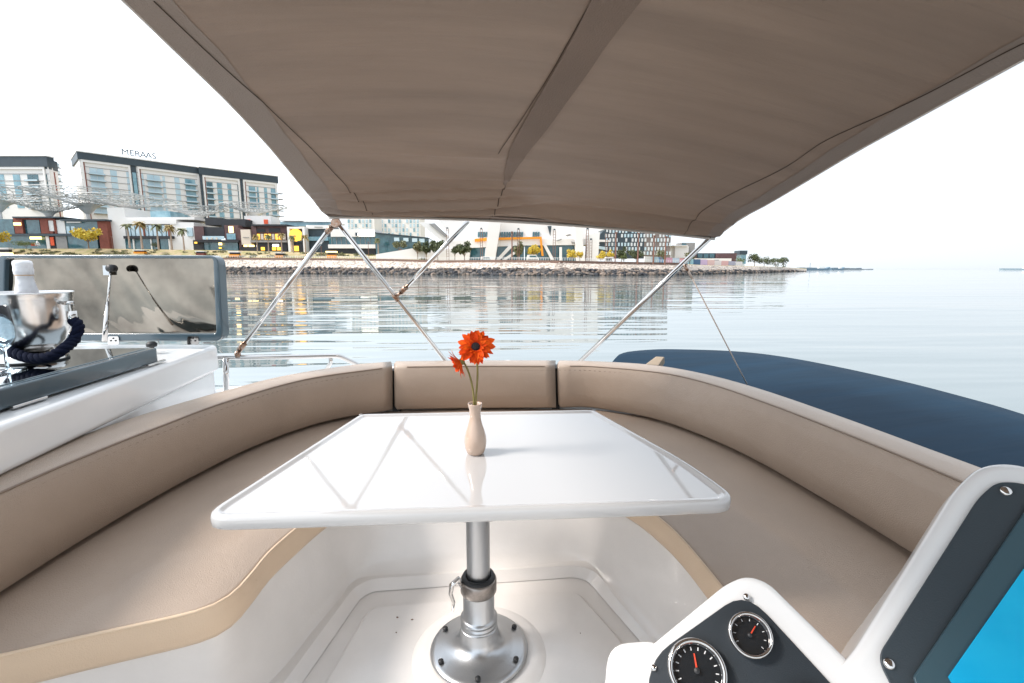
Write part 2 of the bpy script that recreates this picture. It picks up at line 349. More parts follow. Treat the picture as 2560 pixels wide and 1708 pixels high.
def tower(name, label, p0, y0, F0, p1, y1, F1, zb_y, frames, strips, slots, band, fh=5.4, depth=40, nfl=8):
    W = Wall(p0, y0, F0, p1, y1, F1); zt = W.z; zb = zF(zb_y, F0)
    mid = (W.a + W.b) / 2; root = thing(name, label, 'building', (mid.x, mid.y, zb))
    mb = MB(); W.box(mb, 0, W.L, zb, zt - 1, 0, depth); mb.to('wall', WHT, root)
    mb = MB(); W.box(mb, -1, W.L + 1, zt - band, zt, 1.6, depth + 1); r_ = mb.to('roof_band', SLATE, root)
    mb = MB(); W.box(mb, -1.4, W.L + 1.4, zt - .1 + .12, zt + .9, 2.2, depth + 1.4); mb.to('roof_edge', WHT, root)
    yref = y0 + 35
    for a, b_ in frames:
        ua, ub = W.u(a, yref), W.u(b_, yref); mb = MB()
        W.box(mb, ua, ua + 1.4, zb, zt - band - .02, 1.3); W.box(mb, ub - 1.4, ub, zb, zt - band - .02, 1.3); W.box(mb, ua + 1.4, ub - 1.4, zt - band - 2, zt - band - .02, 1.3)
        mb.to('bay_frame', WHT, root)
        mb = MB(); W.box(mb, ua + 1.4, ua + 2.3, zb, zt - band - 2, .6); mb.to('brick_reveal', BRICK, root)
    for a, b_ in slots:
        mb = MB(); W.box(mb, W.u(a, yref), W.u(b_, yref), zb, zt - band - .02, .5); mb.to('slot', SLATE, root)
    mb = MB(); z = zt - band - 5.5
    for k in range(nfl): W.box(mb, .5, W.L - .5, z - k * fh - .3, z - k * fh, .42)
    mb.to('floor_line', GREYC, root)
    for a, b_, kind in strips:
        ua, ub = W.u(a, yref), W.u(b_, yref)
        for k in range(nfl):
            z1 = zt - band - 6.2 - k * fh; z0 = z1 - fh + .9
            if z0 < zb: break
            nn = max(1, int((ub - ua) / 4.5))
            for q in range(nn):
                x0 = ua + (ub - ua) * q / nn + .15; x1 = ua + (ub - ua) * (q + 1) / nn - .15
                mb = MB(); W.box(mb, x0, x1, z0, z1, .25); mb.to('window', {'b': BGLASS, 'd': DGLASS, 'p': PGLASS}.get(kind[0], BGLASS), root)
            if 'B' in kind:
                mb = MB(); W.box(mb, ua - .8, ub + .8, z0 - 1.2, z0 - .8, 2.6); bal = mb.to('balcony', GREYC, root)
                mb = MB(); W.box(mb, ua - .7, ub + .7, z0 - .78, z0 + .5, 2.55); mb.v = mb.v
                mb = MB(); q0 = W.a + W.n * 2.4
                mb.hexa([q0 + W.d * x + W.n * y + V((0, 0, z_)) for z_ in (z0 - .78, z0 + .4) for x, y in ((ua - .7, .12), (ub + .7, .12), (ub + .7, 0), (ua - .7, 0))]); mb.to('balcony_glass', PGLASS, bal)
    return root, W

tA, WA = tower('hotel_tower', 'pale hotel tower with dark roof band at the far left edge', -160, 392, 425, 118, 397, 425, 560, [(-158, 114)], [(-120, -90, 'b'), (-60, -30, 'bB'), (-8, 8, 'b'), (30, 48, 'b'), (66, 94, 'dB'), (110, 117, 'd')], [], 8.5, 5.8, 4, 5)
mb = MB(); Wq = Wall(118, 397, 425, 140, 406, 436)
Wq.box(mb, 0.3, Wq.L, zF(560, 425), Wq.z - 8.5, 0.2, 2); mb.to('side_wall', WHT, tA)
mb = MB(); Wq.box(mb, .3, Wq.L, Wq.z - 8.5, Wq.z - .2, .8, 3); mb.to('side_roof_band', SLATE, tA)
mb = MB(); Wq.box(mb, 3, 7, zF(560, 425), Wq.z - 10, .5); mb.to('brick_reveal', BRICK, tA)
for k in range(5):
    mb = MB(); Wq.box(mb, Wq.L, Wq.L + 6, Wq.z - 5 - k * 6, Wq.z - 4.4 - k * 6, .5, 4); mb.to('balcony', GREYC, tA)
    mb = MB(); Wq.box(mb, Wq.L, Wq.L + 4, Wq.z - 4.3 - k * 6, Wq.z - 1 - k * 6, .1, 3); mb.to('side_window', PGLASS, tA)
tB, WB = tower('apartment_tower', 'broad white apartment tower with slate roof band carrying rooftop letters', 195, 380, 430, 497, 420, 496, 560,
      [(203, 324), (342, 494)], [(222, 257, 'pB'), (273, 290, 'p'), (313, 321, 'p'), (346, 356, 'p'), (364, 397, 'pB'), (402, 409, 'p'), (432, 445, 'p'), (458, 484, 'bB')], [(326, 339)], 6, 5.6, 45, 7)
mb = MB(); WB.box(mb, WB.u(328, 415), WB.u(337, 415), zF(560, 430), WB.z - 12, .8); mb.to('slot_glass', BGLASS, tB)
tC, WC = tower('hotel_block', 'shorter tower with blue glass strips right of the broad white tower', 500, 419, 492, 692, 451, 540, 560,
      [(507, 598), (607, 690)], [(515, 531, 'dB'), (541, 554, 'b'), (567, 577, 'b'), (592, 596, 'd'), (620, 637, 'bB'), (640, 645, 'b'), (658, 666, 'b'), (675, 690, 'bB')], [(500, 506), (600, 606)], 7, 5.8, 45, 7)
for k in range(7):
    mb = MB(); WC.box(mb, WC.L, WC.L + 5, WC.z - 18 - k * 6.2, WC.z - 17.3 - k * 6.2, 2, 4); mb.to('balcony', GREYC, tC)

# rooftop letters
sg = thing('rooftop_letters', 'dark sign letters standing on the roof edge of the broad white tower', 'sign', tuple(WB.a + WB.d * WB.u(348, 395) + V((0, 0, WB.z + .9))))
u0, u1 = WB.u(307, 386), WB.u(390, 394); word = 'MERAAS'; adv = (u1 - u0) / 5.75
for i, chh in enumerate(word):
    cu = bpy.data.curves.new('letter', 'FONT'); cu.body = chh; cu.size = 7.4; cu.extrude = .25; cu.align_x = 'CENTER'
    tmp = bpy.data.objects.new('tmp', cu); COL.objects.link(tmp); bpy.context.view_layer.update()
    me = bpy.data.meshes.new_from_object(tmp.evaluated_get(bpy.context.evaluated_depsgraph_get())); bpy.data.objects.remove(tmp)
    me.materials.append(SLATE); o = bpy.data.objects.new('letter', me); COL.objects.link(o); o.parent = sg
    X = WB.d; Z = V((0, 0, 1)); Yn = -WB.n
    RM3 = Matrix((X, Z, WB.n)).transposed(); o.matrix_local = Matrix.Translation(WB.a + WB.d * WB.u((313.5, 330.5, 344, 358, 371.5, 385)[i], 388) + V((0, 0, WB.z + 2.9)) - sg.location) @ RM3.to_4x4()
mb = MB(); WB.box(mb, u0 - 1, u1 + 1, WB.z + .9, WB.z + 1.3, .2, .2); mb.tube([], .1) if 0 else None
for k in range(7):
    uu = u0 + (u1 - u0) * k / 6; WB.box(mb, uu - .1, uu + .1, WB.z + 1.3, WB.z + 3.0, -.3, .5)
mb.to('support_frame', SLATE, sg)

# lattice canopies (funnel shaped)
def lattice(label, pl, pr, yr, yb, F, ycol):
    c = atF((pl + pr) / 2, yr, F); c.z = zF(yr, F); rad = (atF(pr, yr, F) - atF(pl, yr, F)).length / 2; h = zF(yr, F) - zF(yb, F)
    root = thing('lattice_canopy', label, 'canopy', (c.x, c.y, zF(ycol, F)), 'white lattice canopies over the shops')
    rf = lambda q: (rad * (.10 + .90 * q), -h * (1 - q) ** 1.3)
    mb = MB()
    for q in (0, .3, .5, .68, .84):
        r_, z = rf(q); mb.tube([c + V((r_ * math.cos(a), r_ * math.sin(a), z + .4 * math.sin(5 * a))) for a in [2 * math.pi * k / 40 for k in range(41)]], .22, 4, False)
    for s_ in (1, -1):
        for k in range(26):
            pts = []
            for q in (0, .2, .4, .6, .8, 1):
                r_, z = rf(q); a = 2 * math.pi * k / 26 + s_ * q * .8; pts.append(c + V((r_ * math.cos(a), r_ * math.sin(a), z)))
            mb.tube(pts, .17, 4, False)
    mb.to('lattice_shell', mat('lattice_steel', (.42, .43, .42), .5), root)
    r_, z = rf(1); MB().tube([c + V((r_ * math.cos(a), r_ * math.sin(a), z)) for a in [2 * math.pi * k / 40 for k in range(41)]], .28, 5, False).to('rim', MATS['lattice_steel'], root)
    b0 = V((c.x, c.y, zF(ycol, F))); t0 = c + V((0, 0, -h))
    MB().tube([b0, b0.lerp(t0, .6), t0, t0 + V((0, 0, h * .25))], [1.3, 1.3, rad * .16, rad * .28], 12).to('column', ROPEW, root)
lattice('white lattice canopy cut by the left edge, topmost of the group', -140, 120, 476, 512, 362, 560)
lattice('small lower lattice canopy in front of the brick-red shop roof', 48, 190, 510, 534, 356, 560)
lattice('widest white lattice canopy between the two left towers', 96, 330, 483, 520, 370, 560)
lattice('white lattice canopy in front of the broad white tower', 205, 434, 500, 521, 372, 560)
lattice('white lattice canopy over the black shop front', 422, 560, 521, 545, 372, 560)
lattice('white lattice canopy before the shorter blue glass tower', 560, 710, 516, 538, 378, 565)

# mall, from the left
F = 352
A1 = bld('shop_building', 'two storey shop building with brick red cladding and dark roof', 'shop building', -60, 268, F, 625)
part('wall', DGLASS, A1, (-60, 31, 548, 626, F, F, 25)); part('brick_wall', BRICK, A1, (32, 53, 545, 584, F - 1.2, F - 1.2, 20), (53, 100, 545, 549, F - 1.2, F - 1.2, 4), (98, 117, 546, 584, F - 1.2, F - 1.2, 20), (132, 137, 548, 584, F - 1.2, F - 1.2, 20), (117.1, 132, 546, 551, F - 1.2, F - 1.2, 20))
part('window', DGLASS, A1, 54, 97, 550, 584, F + .4); part('white_panel', WHT, A1, 117.2, 131.8, 551, 578, F - .6); part('brick_panel', BRICK, A1, 117.2, 131.8, 578.2, 584, F - 1)
part('pale_wall', WHT, A1, (137.4, 160, 550, 584, F - .5, F - .5, 20)); part('roof', SLATE, A1, (30, 150, 541.5, 545, F - 3, F - 3, 30), (150, 262, 548, 552, F - 3, F - 3, 30)); 
part('upper_glazing', DGLASS, A1, (160.4, 242, 552.4, 586, F, F, 20)); part('pale_window', PGLASS, A1, 165, 173, 566, 584, F - .4); part('pale_window', PGLASS, A1, 177, 186, 566, 584, F - .4)
part('brick_end_wall', BRICK, A1, (242.5, 266, 553, 626, F - .6, F - .6, 20)); part('floor_band', SLATE, A1, (-60, 242, 584.5, 590, F - 2, F - 2, 24))
part('lower_glazing', DGLASS, A1, (31.5, 112, 590.4, 626, F - .2, F - .2, 20), (166, 242, 590.4, 626, F - .2, F - .2, 20)); part('pale_pier', WHT, A1, (113, 121, 590.4, 626, F - .8, F - .8, 6)); part('grey_shop_wall', GREYC, A1, (138, 165, 590.4, 626, F - .8, F - .8, 6)); part('dark_doorway', BLACKW, A1, (121.4, 137.6, 590.4, 626, F - .3, F - .3, 6))
part('canopy_sign_frame', WHT, A1, (166, 200, 554.5, 557, F - 2, F - 2, 1)); part('yellow_round_sign', YEL, A1, 33, 51, 556.5, 563.5, F - 1.7, depth=.4)
def sign(lab, m_, p0, p1, y0, y1, F_, name='shop_sign', cat='sign'):
    mb = MB(); block(mb, p0, p1, y0, y1, F_, depth=.8); mb.to(name, m_, None, lab, cat)
part('yellow_oval_sign', YEL, A1, 74, 102, 592, 598.5, F - 2.4, depth=.5); part('red_poster', REDP, A1, 124, 133, 593, 614, F - 1, depth=.4)
sh = thing('market_parasol', 'red and white closed parasol standing before the shop with brick red cladding', 'parasol', tuple(atF(95, 618, F - 12)))
q = atF(95, 618, F - 12); MB().tube([q, q + V((0, 0, 4.6))], .12, 6).to('pole', ROPEW, sh); MB().lathe([(1.6, 1.2), (1.2, 2.4), (.2, 4.5)], q, 10).to('canopy', WHT, sh); MB().lathe([(1.7, .9), (1.9, 2.3), (.5, 2.6)], q + V((-2.3, 0, 0)), 8).to('side_flap', REDP, sh)

A2 = bld('white_shop_block', 'plain white block beside palms with pale glass windows', 'shop building', 268, 482, F, 625)
part('wall', WHT, A2, (267, 310, 519, 626, F + 3, F + 3, 30), (310, 440, 549, 560, F + 1, F + 1, 30), (424, 484, 556, 626, F + 1.5, F + 1.5, 30)); part('upper_wall', WHT, A2, (310, 486, 543, 549, F + 2, F + 2, 30))
for a in range(316, 420, 11): part('window', PGLASS, A2, a, a + 8, 564, 590, F + 1.2); 
part('backing_wall', GREYC, A2, (311, 423.5, 560.3, 590, F + 2, F + 2, 20)); part('floor_band', BLACKW, A2, (308, 430, 590.2, 597, F - 1, F - 1, 20))
for a in (312, 334, 356, 378, 400): part('shop_window', DGLASS, A2, a, a + 19, 597.5, 626, F + .5)
part('side_window', PGLASS, A2, 466, 480, 569, 591, F + .8); [part('pier', WHT, A2, (a_, a_ + 2.8, 597.4, 626, F - .3, F - .3, 2)) for a_ in (330.8, 375, 420)]
part('brick_pier', BRICK, A2, 356, 360, 566, 590, F + .6); part('brick_pier', BRICK, A2, 418, 424, 566, 590, F + .6)
part('low_glazing', BGLASS, A2, (375, 425, 528, 543, F + 12, F + 12, 20))
F = 346
A3 = bld('black_restaurant', 'black and plum clad restaurant building with round glowing sign', 'restaurant', 484, 626, F, 630)
part('wall', DBRICK, A3, (484, 508, 566, 600, F, F, 20), (560, 594, 563, 600, F, F, 20), (594.3, 600, 570, 628, F, F, 20)); part('upper_storey', BLACKW, A3, (512, 552, 545, 563, F + 6, F + 6, 20), (552.4, 612, 548, 567, F + 6, F + 6, 20)); part('terrace_glazing', BLACKW, A3, (508.3, 559.7, 568, 592, F + .6, F + .6, 15))
part('terrace_rail', PGLASS, A3, (506, 560, 590.5, 599, F - 1.5, F - 1.5, .2)); part('terrace_slab', BLACKW, A3, (484, 596, 600.4, 606, F - 2, F - 2, 22)); part('lower_glazing', DGLASS, A3, (508, 594, 606.4, 630, F + .3, F + .3, 18)); part('lower_wall', BLACKW, A3, (482, 507.6, 600.4, 630, F - .2, F - .2, 18))
part('round_glowing_sign', YEL, A3, 571, 582, 566, 582, F - .5, depth=.4); part('glowing_lamp', GOLD, A3, 486, 492, 605, 609, F - 2.5, depth=.4); part('glowing_lamp', YEL, A3, 546, 554, 607, 613, F - 1.5, depth=.4); part('glowing_lamp', GOLD, A3, 547, 553, 618, 622, F - 1.5, depth=.4); part('window', BGLASS, A3, 566, 588, 584, 599, F - .4)
for k, a in enumerate((515, 527, 539)): part('white_display', CREAM, A3, a, a + 4, 594, 599, F - 1.8, depth=.2)
A4 = bld('cream_shop_panel', 'tall cream panelled wall with small dark lettering between dark buildings', 'wall', 598, 626, F, 630)
part('wall', CREAM, A4, (601, 625, 574, 612, F - 1, F - 1, 8)); part('lettering_strip', GREYC, A4, 607, 622, 593, 594.4, F - 1.4, depth=.3); part('lit_window', YEL, A4, 609, 617, 612.4, 617, F - .8, depth=1); part('lit_window', YEL, A4, 621, 634, 612.4, 617, F - .8, depth=1); part('base_wall', BLACKW, A4, (600.6, 640, 617.4, 632, F - .6, F - .6, 6))
A5 = bld('gold_lit_restaurant', 'dark restaurant with gold lit terrace behind a row of palms', 'restaurant', 628, 716, F, 632)
part('roof', BLACKW, A5, (628, 716, 561, 565, F - 2, F - 2, 20)); part('wall', DBRICK, A5, (628, 640, 565.4, 600, F, F, 15), (640.3, 716, 565.4, 582, F + .6, F + .6, 15)); part('dark_opening', BLACKW, A5, 640, 662, 572, 580, F + .3, depth=.5); part('dark_opening', BLACKW, A5, 672, 700, 571, 580, F + .3, depth=.5)
for k in range(8): part('lit_window', GOLD if k % 3 != 1 else CREAM, A5, 642 + k * 9.2, 648.5 + k * 9.2, 585, 599, F + .5, depth=.5)
part('backing_wall', DBRICK, A5, (640.3, 716, 582.3, 601, F + 1.4, F + 1.4, 12)); part('terrace_slab', GREYC, A5, (626, 716, 601.3, 606, F - 2, F - 2, 16)); part('lower_glazing', BLACKW, A5, (641, 716, 606.4, 632, F + .2, F + .2, 14)); part('lit_shop_sign', WLIT, A5, 681, 696, 611, 616, F - .5, depth=.4)
for k, a in enumerate((652, 680, 692)): part('lit_shop_window', GOLD, A5, a, a + 9, 618, 626, F - .2, depth=.4)
A6 = bld('gateway_building', 'cream square gateway frame with big glowing gold disc inside', 'gateway', 716, 762, F - 2, 640)
part('frame', WHT, A6, (717, 723, 567, 640, F - 3, F - 3, 6), (755, 761, 567, 640, F - 3, F - 3, 6), (723.2, 754.8, 567, 572, F - 3, F - 3, 6)); part('recess', BLACKW, A6, (723.2, 754.8, 572.3, 640, F, F, 6))
q = atF(739.5, 588, F - 1); MB().lathe([(0, 0), (4.3, .0), (4.4, .6), (0, .7)], q, 24, axis=(V((0, 0, CZ)) - q).normalized()).to('gold_disc', GOLD, A6); part('lit_doorway', GOLD, A6, 735, 746, 615, 628, F - .5, depth=.4)
part('cross_beam', SLATE, A6, 723.4, 754.6, 602, 606, F - 1, depth=.6)
A7 = bld('grey_mall_wing', 'long grey mall wing with overhanging white roof right of the gateway', 'shop building', 700, 830, F, 632)
part('roof', WHT, A7, (700, 758, 549, 553, F + 8, F + 8, 30), (758.4, 830, 552, 555, F + 8, F + 8, 30)); part('glazing', BGLASS, A7, (700, 830, 555.3, 566, F + 10, F + 10, 20)); part('wall', SLATE, A7, (761.5, 830, 566.4, 632, F + 4, F + 4, 20)); part('white_band', WHT, A7, (765, 822, 563, 572, F + 2, F + 2, 3)); part('glass_strip', BGLASS, A7, (762, 820, 592, 602, F + 2, F + 2, 2)); part('lettering_strip', GREYC, A7, 786, 806, 567, 569, F + 1, depth=.4)
F = 336
A8 = bld('white_banded_mall', 'long white banded mall front with oval sign above glass storey', 'shop building', 818, 940, F, 634)
part('upper_band', WHT, A8, (826, 937, 573, 592, F, F, 20)); part('glazing', DGLASS, A8, (822, 938, 592.3, 611, F + 1.5, F + 1.5, 18)); part('lower_band', WHT, A8, (820, 938, 611.3, 621, F - .5, F - .5, 18)); part('lower_glazing', BLACKW, A8, (820, 938, 621.3, 636, F + 1, F + 1, 16)); part('sign_backing', SLATE, A8, 888, 896, 582, 589.6, F - .6, depth=.5); part('oval_sign', WLIT, A8, 894, 935, 583, 589, F - .8, depth=.5)
for k in range(9): part('mullion', GREYC, A8, 828 + k * 12, 829 + k * 12, 592.4, 611, F + 1.1, depth=.3)
A9 = bld('dark_blue_pavilion', 'dark blue glass pavilion with sloping roof behind green trees', 'pavilion', 938, 1072, F, 636)
A = atF(938, 584, F); B = atF(1072, 597, F + 4); zb = zF(636, F); mb = MB()
mb.hexa([V((A.x, A.y, zb)), V((B.x, B.y, zb)), V((B.x, B.y + 18, zb)), V((A.x, A.y + 18, zb)), V((A.x, A.y, A.z)), V((B.x, B.y, B.z)), V((B.x, B.y + 18, B.z)), V((A.x, A.y + 18, A.z))]).to('wall', DGLASS, A9)
mb = MB(); mb.hexa([V((A.x, A.y - 2, A.z)), V((B.x, B.y - 2, B.z)), V((B.x, B.y + 20, B.z)), V((A.x, A.y + 20, A.z)), V((A.x, A.y - 2, A.z + .7)), V((B.x, B.y - 2, B.z + .7)), V((B.x, B.y + 20, B.z + .7)), V((A.x, A.y + 20, A.z + .7))]).to('roof', SLATE, A9)
for k, a in enumerate((985, 1008, 1030, 1048)): part('lit_glass', PGLASS, A9, a, a + 13, 594 + k, 603 + k, F - .3, depth=.4)
# pale towers behind the pole
for lab, a, b_, yt, FF in (('pale apartment tower seen between canopy and banded mall', 866, 935, 535, 520), ('tall pale glass tower just left of the white sculpted building', 940, 1050, 530, 560)):
    Tt = bld('pale_tower', lab, 'building', a, b_, FF, 590); part('wall', WHT, Tt, (a, b_, yt, 600, FF, FF, 30)); nn = int((b_ - a) / 9)
    for k in range(nn):
        for j in range(4):
            if (k * 7 + j * 3) % 5 != 4: part('window', PGLASS if (k + j) % 3 else BGLASS, Tt, a + 3 + k * 9, a + 7.5 + k * 9, 549 + j * 11, 557.5 + j * 11, FF - .4, depth=.5)
# white sculpted building with legs
F = 300
S = bld('white_sculpted_building', 'white sculpted building with sloping legs and orange bands', 'building', 1050, 1500, F, 655)
def pblock(name, m_, par, pts, F_, d=8):
    P = [atF(x, y, F_) for x, y in pts]; fw_ = V((math.sin(YAW), math.cos(YAW), 0)) * d; return MB().prism(P, fw_).to(name, m_, par)
pblock('sloping_arm', WHT, S, [(1046, 556), (1075, 556), (1120, 592), (1128, 612), (1100, 600)], F + 4, 10)
pblock('sloping_arm', GREYC, S, [(1072, 560), (1086, 558), (1118, 588), (1112, 592)], F + 2, 2)
pblock('upper_mass', WHT, S, [(1080, 530), (1500, 530), (1520, 570), (1486, 583), (1480, 602), (1120, 602), (1124, 588)], F + 8, 14)
pblock('lower_mass', WHT, S, [(1120, 602.2), (1186, 598), (1480, 597), (1500, 612), (1300, 614), (1176, 620), (1120, 632)], F + 3, 20)
pblock('white_wall', WHT, S, [(1060, 625), (1176, 620.5), (1172, 660), (1060, 660)], F + 2, 10)
pblock('glazing', DGLASS, S, [(1178, 620.5), (1214, 616), (1210, 656), (1172, 656)], F + 5, 6)
pblock('glazing', DGLASS, S, [(1236, 615), (1310, 613), (1310, 656), (1232, 656)], F + 5, 6)
pblock('glazing', DGLASS, S, [(1312, 613), (1450, 614), (1450, 656), (1312, 656)], F + 5.5, 6)
pblock('orange_band', ORNG, S, [(1187, 597), (1217, 594.5), (1216, 602.5), (1187, 605)], F + 1.5, 1)
pblock('orange_band', ORNG, S, [(1245, 594), (1352, 592), (1352, 597), (1245, 600)], F + 1.5, 1)
for a, b_ in ((1195, 1218), (1247, 1311), (1332, 1354)):
    k = a
    while k < b_ - 4: pblock('window', DGLASS, S, [(k, 580), (k + 4.4, 580), (k + 3.6, 593), (k - .8, 593)], F + 6.6, 1.5); k += 6.3
pblock('support_leg', WHT, S, [(1224, 545), (1254, 545), (1236, 660), (1210, 660)], F - 3, 8)
pblock('support_leg', WHT, S, [(1436, 560), (1452, 560), (1464, 660), (1444, 660)], F - 3, 8)
pblock('round_facade', WHT, S, [(1470, 588), (1500, 580), (1494, 660), (1466, 660)], F - 1, 8)
pblock('ramp', WHT, S, [(1276, 610), (1286, 612), (1244, 656), (1234, 656)], F + 1, 3); pblock('ramp', WHT, S, [(1284, 630), (1292, 632), (1256, 656), (1246, 656)], F + .5, 3)
pblock('yellow_strut', ORNG, S, [(1349, 592), (1354, 592), (1359, 640), (1354, 640)], F + .5, 1)
pblock('ramp', WHT, S, [(1358, 613), (1366, 613), (1386, 650), (1378, 650)], F + 1, 3); pblock('column', WHT, S, [(1399, 618), (1405, 618), (1405, 656), (1399, 656)], F, 2)
pblock('dark_fin', SLATE, S, [(1369, 565), (1379, 565), (1376, 590)], F + 5, 2)
pblock('roof_wing', GREYC, S, [(1390, 602), (1404, 597), (1404, 600), (1394, 603)], F, 2); pblock('roof_wing', GREYC, S, [(1414, 588), (1424, 585), (1430, 588), (1420, 591)], F, 2); pblock('roof_wing', GREYC, S, [(1428, 604), (1440, 606), (1444, 611), (1432, 609)], F, 2)
# dark gridded hotel
F = 345
Hh = bld('gridded_hotel', 'dark slate hotel with grid of small white windows behind trees', 'hotel', 1487, 1680, F, 640)
part('wall', SLATE, Hh, (1512, 1612, 560, 645, F, F, 25)); part('side_wall', mat('taupe_cladding', (.27, .22, .20), .8, var=.2, vscale=.2), Hh, (1612.3, 1679, 560, 645, F + .4, F + .4, 25))
pblock('angled_wing', SLATE, Hh, [(1487, 600), (1508, 578), (1512, 578), (1512, 626), (1490, 620)], F, 20); pblock('wing_edge', WHT, Hh, [(1486, 602), (1490, 599), (1522, 600), (1526, 605), (1490, 605)], F - 2, 1); pblock('wing_glass', PGLASS, Hh, [(1489, 614), (1516, 618), (1516, 626), (1491, 621)], F - 1, 1)
wm = mat('white_window', (.62, .64, .64), .3, coat=.3)
for r_ in range(7):
    for k in range(21):
        a = 1513 + k * 8 + (r_ % 2) * 2.6
        if a > 1674 or random.random() < .14: continue
        part('window', wm if random.random() < .7 else PGLASS, Hh, a, a + 4.6, 563 + r_ * 11, 571.5 + r_ * 11, F - .3, depth=.4)
# smaller buildings to the right
F = 330
Wb = bld('white_villa', 'small white block with grey top storey behind the right pole', 'building', 1686, 1745, F + 30, 640)
part('wall', WHT, Wb, (1688, 1722, 616, 645, F + 30, F + 30, 15)); part('grey_top', GREYC, Wb, (1704, 1738, 607, 640, F + 34, F + 34, 12)); part('roof_slab', WHT, Wb, (1684, 1720, 613.5, 615.8, F + 28, F + 28, 18)); part('window', DGLASS, Wb, 1705, 1716, 609, 613, F + 33, depth=.3)
Lb = bld('low_brown_pavilion', 'low long brown brick pavilion with square dark tower at its end', 'pavilion', 1688, 1872, F + 60, 660)
part('wall', DBRICK, Lb, (1688, 1742, 634, 660, F + 60, F + 60, 15), (1792, 1842, 633, 660, F + 60, F + 60, 15)); part('roof', SLATE, Lb, (1742.4, 1791.6, 633, 646, F + 62, F + 62, 12))
for k in range(3): part('window', DGLASS, Lb, 1745 + k * 15, 1756 + k * 15, 635, 645, F + 61.5, depth=.3)
part('white_wall', WHT, Lb, (1743, 1829, 646.3, 660, F + 52, F + 52, 6)); part('tower', SLATE, Lb, (1850, 1869, 626.5, 636, F + 64, F + 64, 10)); part('tower_base', BGLASS, Lb, (1852, 1866, 636.2, 660, F + 65, F + 65, 8)); part('side_window', BLACKW, Lb, 1752, 1764, 649.5, 652, F + 51.7, depth=.2); part('side_window', BLACKW, Lb, 1785, 1797, 650, 652.5, F + 51.7, depth=.2)
Hd = bld('painted_hoarding', 'long low hoarding painted in blue, pink and red panels', 'hoarding', 1600, 1860, 262, 662)
cols = [(.75, .74, .73), (.45, .62, .72), (.12, .28, .5), (.6, .3, .4), (.5, .6, .72), (.7, .35, .38), (.35, .6, .68), (.06, .14, .26), (.6, .45, .65), (.72, .5, .48), (.75, .68, .68), (.7, .42, .42), (.4, .4, .5), (.72, .70, .72)]
for k in range(14): part('panel', mat('hoarding_paint_%s' % 'abcdefghijklmn'[k], cols[k], .7), Hd, (1612 + k * 17.5, 1629 + k * 17.5, 641 + k * 1.0, 664, 264 + k * 7.2, 271 + k * 7.2, .5))
sign2 = bld('sloping_white_wall', 'white sloping garden wall below the green trees', 'wall', 950, 1060, 318, 640)
pblock('wall', WHT, sign2, [(940, 636), (1050, 618), (1062, 622), (1062, 662), (940, 652)], 292, 4)

# promenade edge beam, fence, kiosks, vans
fence = thing('promenade_fence', 'low fence with many thin posts along the promenade', 'fence', tuple(atF(900, 652, 300)))
beam = MB(); rail = MB(); posts = MB()
prev = None
for px in np.arange(260, 1720, 6.0):
    F_ = lerpsh(px, 1) + 12.4; z = zF(lerpsh(px, 3), F_) + 1.0; q = atF(px, 671.5, F_); q.z = z
    if prev is not None:
        beam.hexa([prev + V((0, 0, -1.3)), q + V((0, 0, -1.3)), q + V((0, .6, -.7)), prev + V((0, .6, -.7)), prev, q, q + V((0, .6, 0)), prev + V((0, .6, 0))])
        rail.tube([prev + V((0, 0, 1.25)), q + V((0, 0, 1.25))], .06, 4, False); rail.tube([prev + V((0, 0, .7)), q + V((0, 0, .7))], .04, 4, False)
    posts.box(q.x - .07, q.x + .07, q.y - .05, q.y + .05, z, z + 1.3); prev = q
beam.to('kerb_beam', mat('rust_kerb', (.20, .12, .09), .8, var=.3, vscale=.5), fence); rail.to('rail', ROPEW, fence); posts.to('post', ROPEW, fence, kind='stuff')

def van(lab, px, y, F_, w_=4.8, h=2.4, body=None, stripe=None, name='parked_van', cat='van'):
    q = atF(px, y, F_); q.z = zF(y, F_); r_ = thing(name, lab, cat, tuple(q)); L = w_ / 2
    prof = [(-L, .35), (-L, h * .6), (-L + .25, h), (L * .55, h), (L * .8, h * .62), (L, h * .5), (L, .35)]
    MB().prism([q + V((x, -.9, z)) for x, z in prof], V((0, 1.8, 0))).to('body', body or ROPEW, r_, bevel=.08)
    MB().prism([q + V((x, -.93, z)) for x, z in [(-L * .6, h * .62), (-L * .55, h * .9), (L * .5, h * .9), (L * .68, h * .62)]], V((0, .05, 0))).to('window', DGLASS, r_)
    if stripe: MB().prism([q + V((x, -.94, z)) for x, z in [(-L * .9, h * .3), (-L * .9, h * .48), (L * .8, h * .48), (L * .8, h * .3)]], V((0, .05, 0))).to('stripe', stripe, r_)
    for sx in (-L * .6, L * .6): MB().lathe([(0, 0), (.38, 0), (.38, .2), (0, .2)], q + V((sx, -.85, .38)), 12, axis=V((0, -1, 0))).to('wheel', BLACKR, r_)
van('white van with dark windows parked by the foot of the wide white leg', 1216, 655.5, 262, 6, 3.0, stripe=BGLASS)
van('white bus parked right of the sloping ramps', 1332, 655.5, 262, 6.5, 3.9, stripe=GREYC, name='minibus', cat='bus')
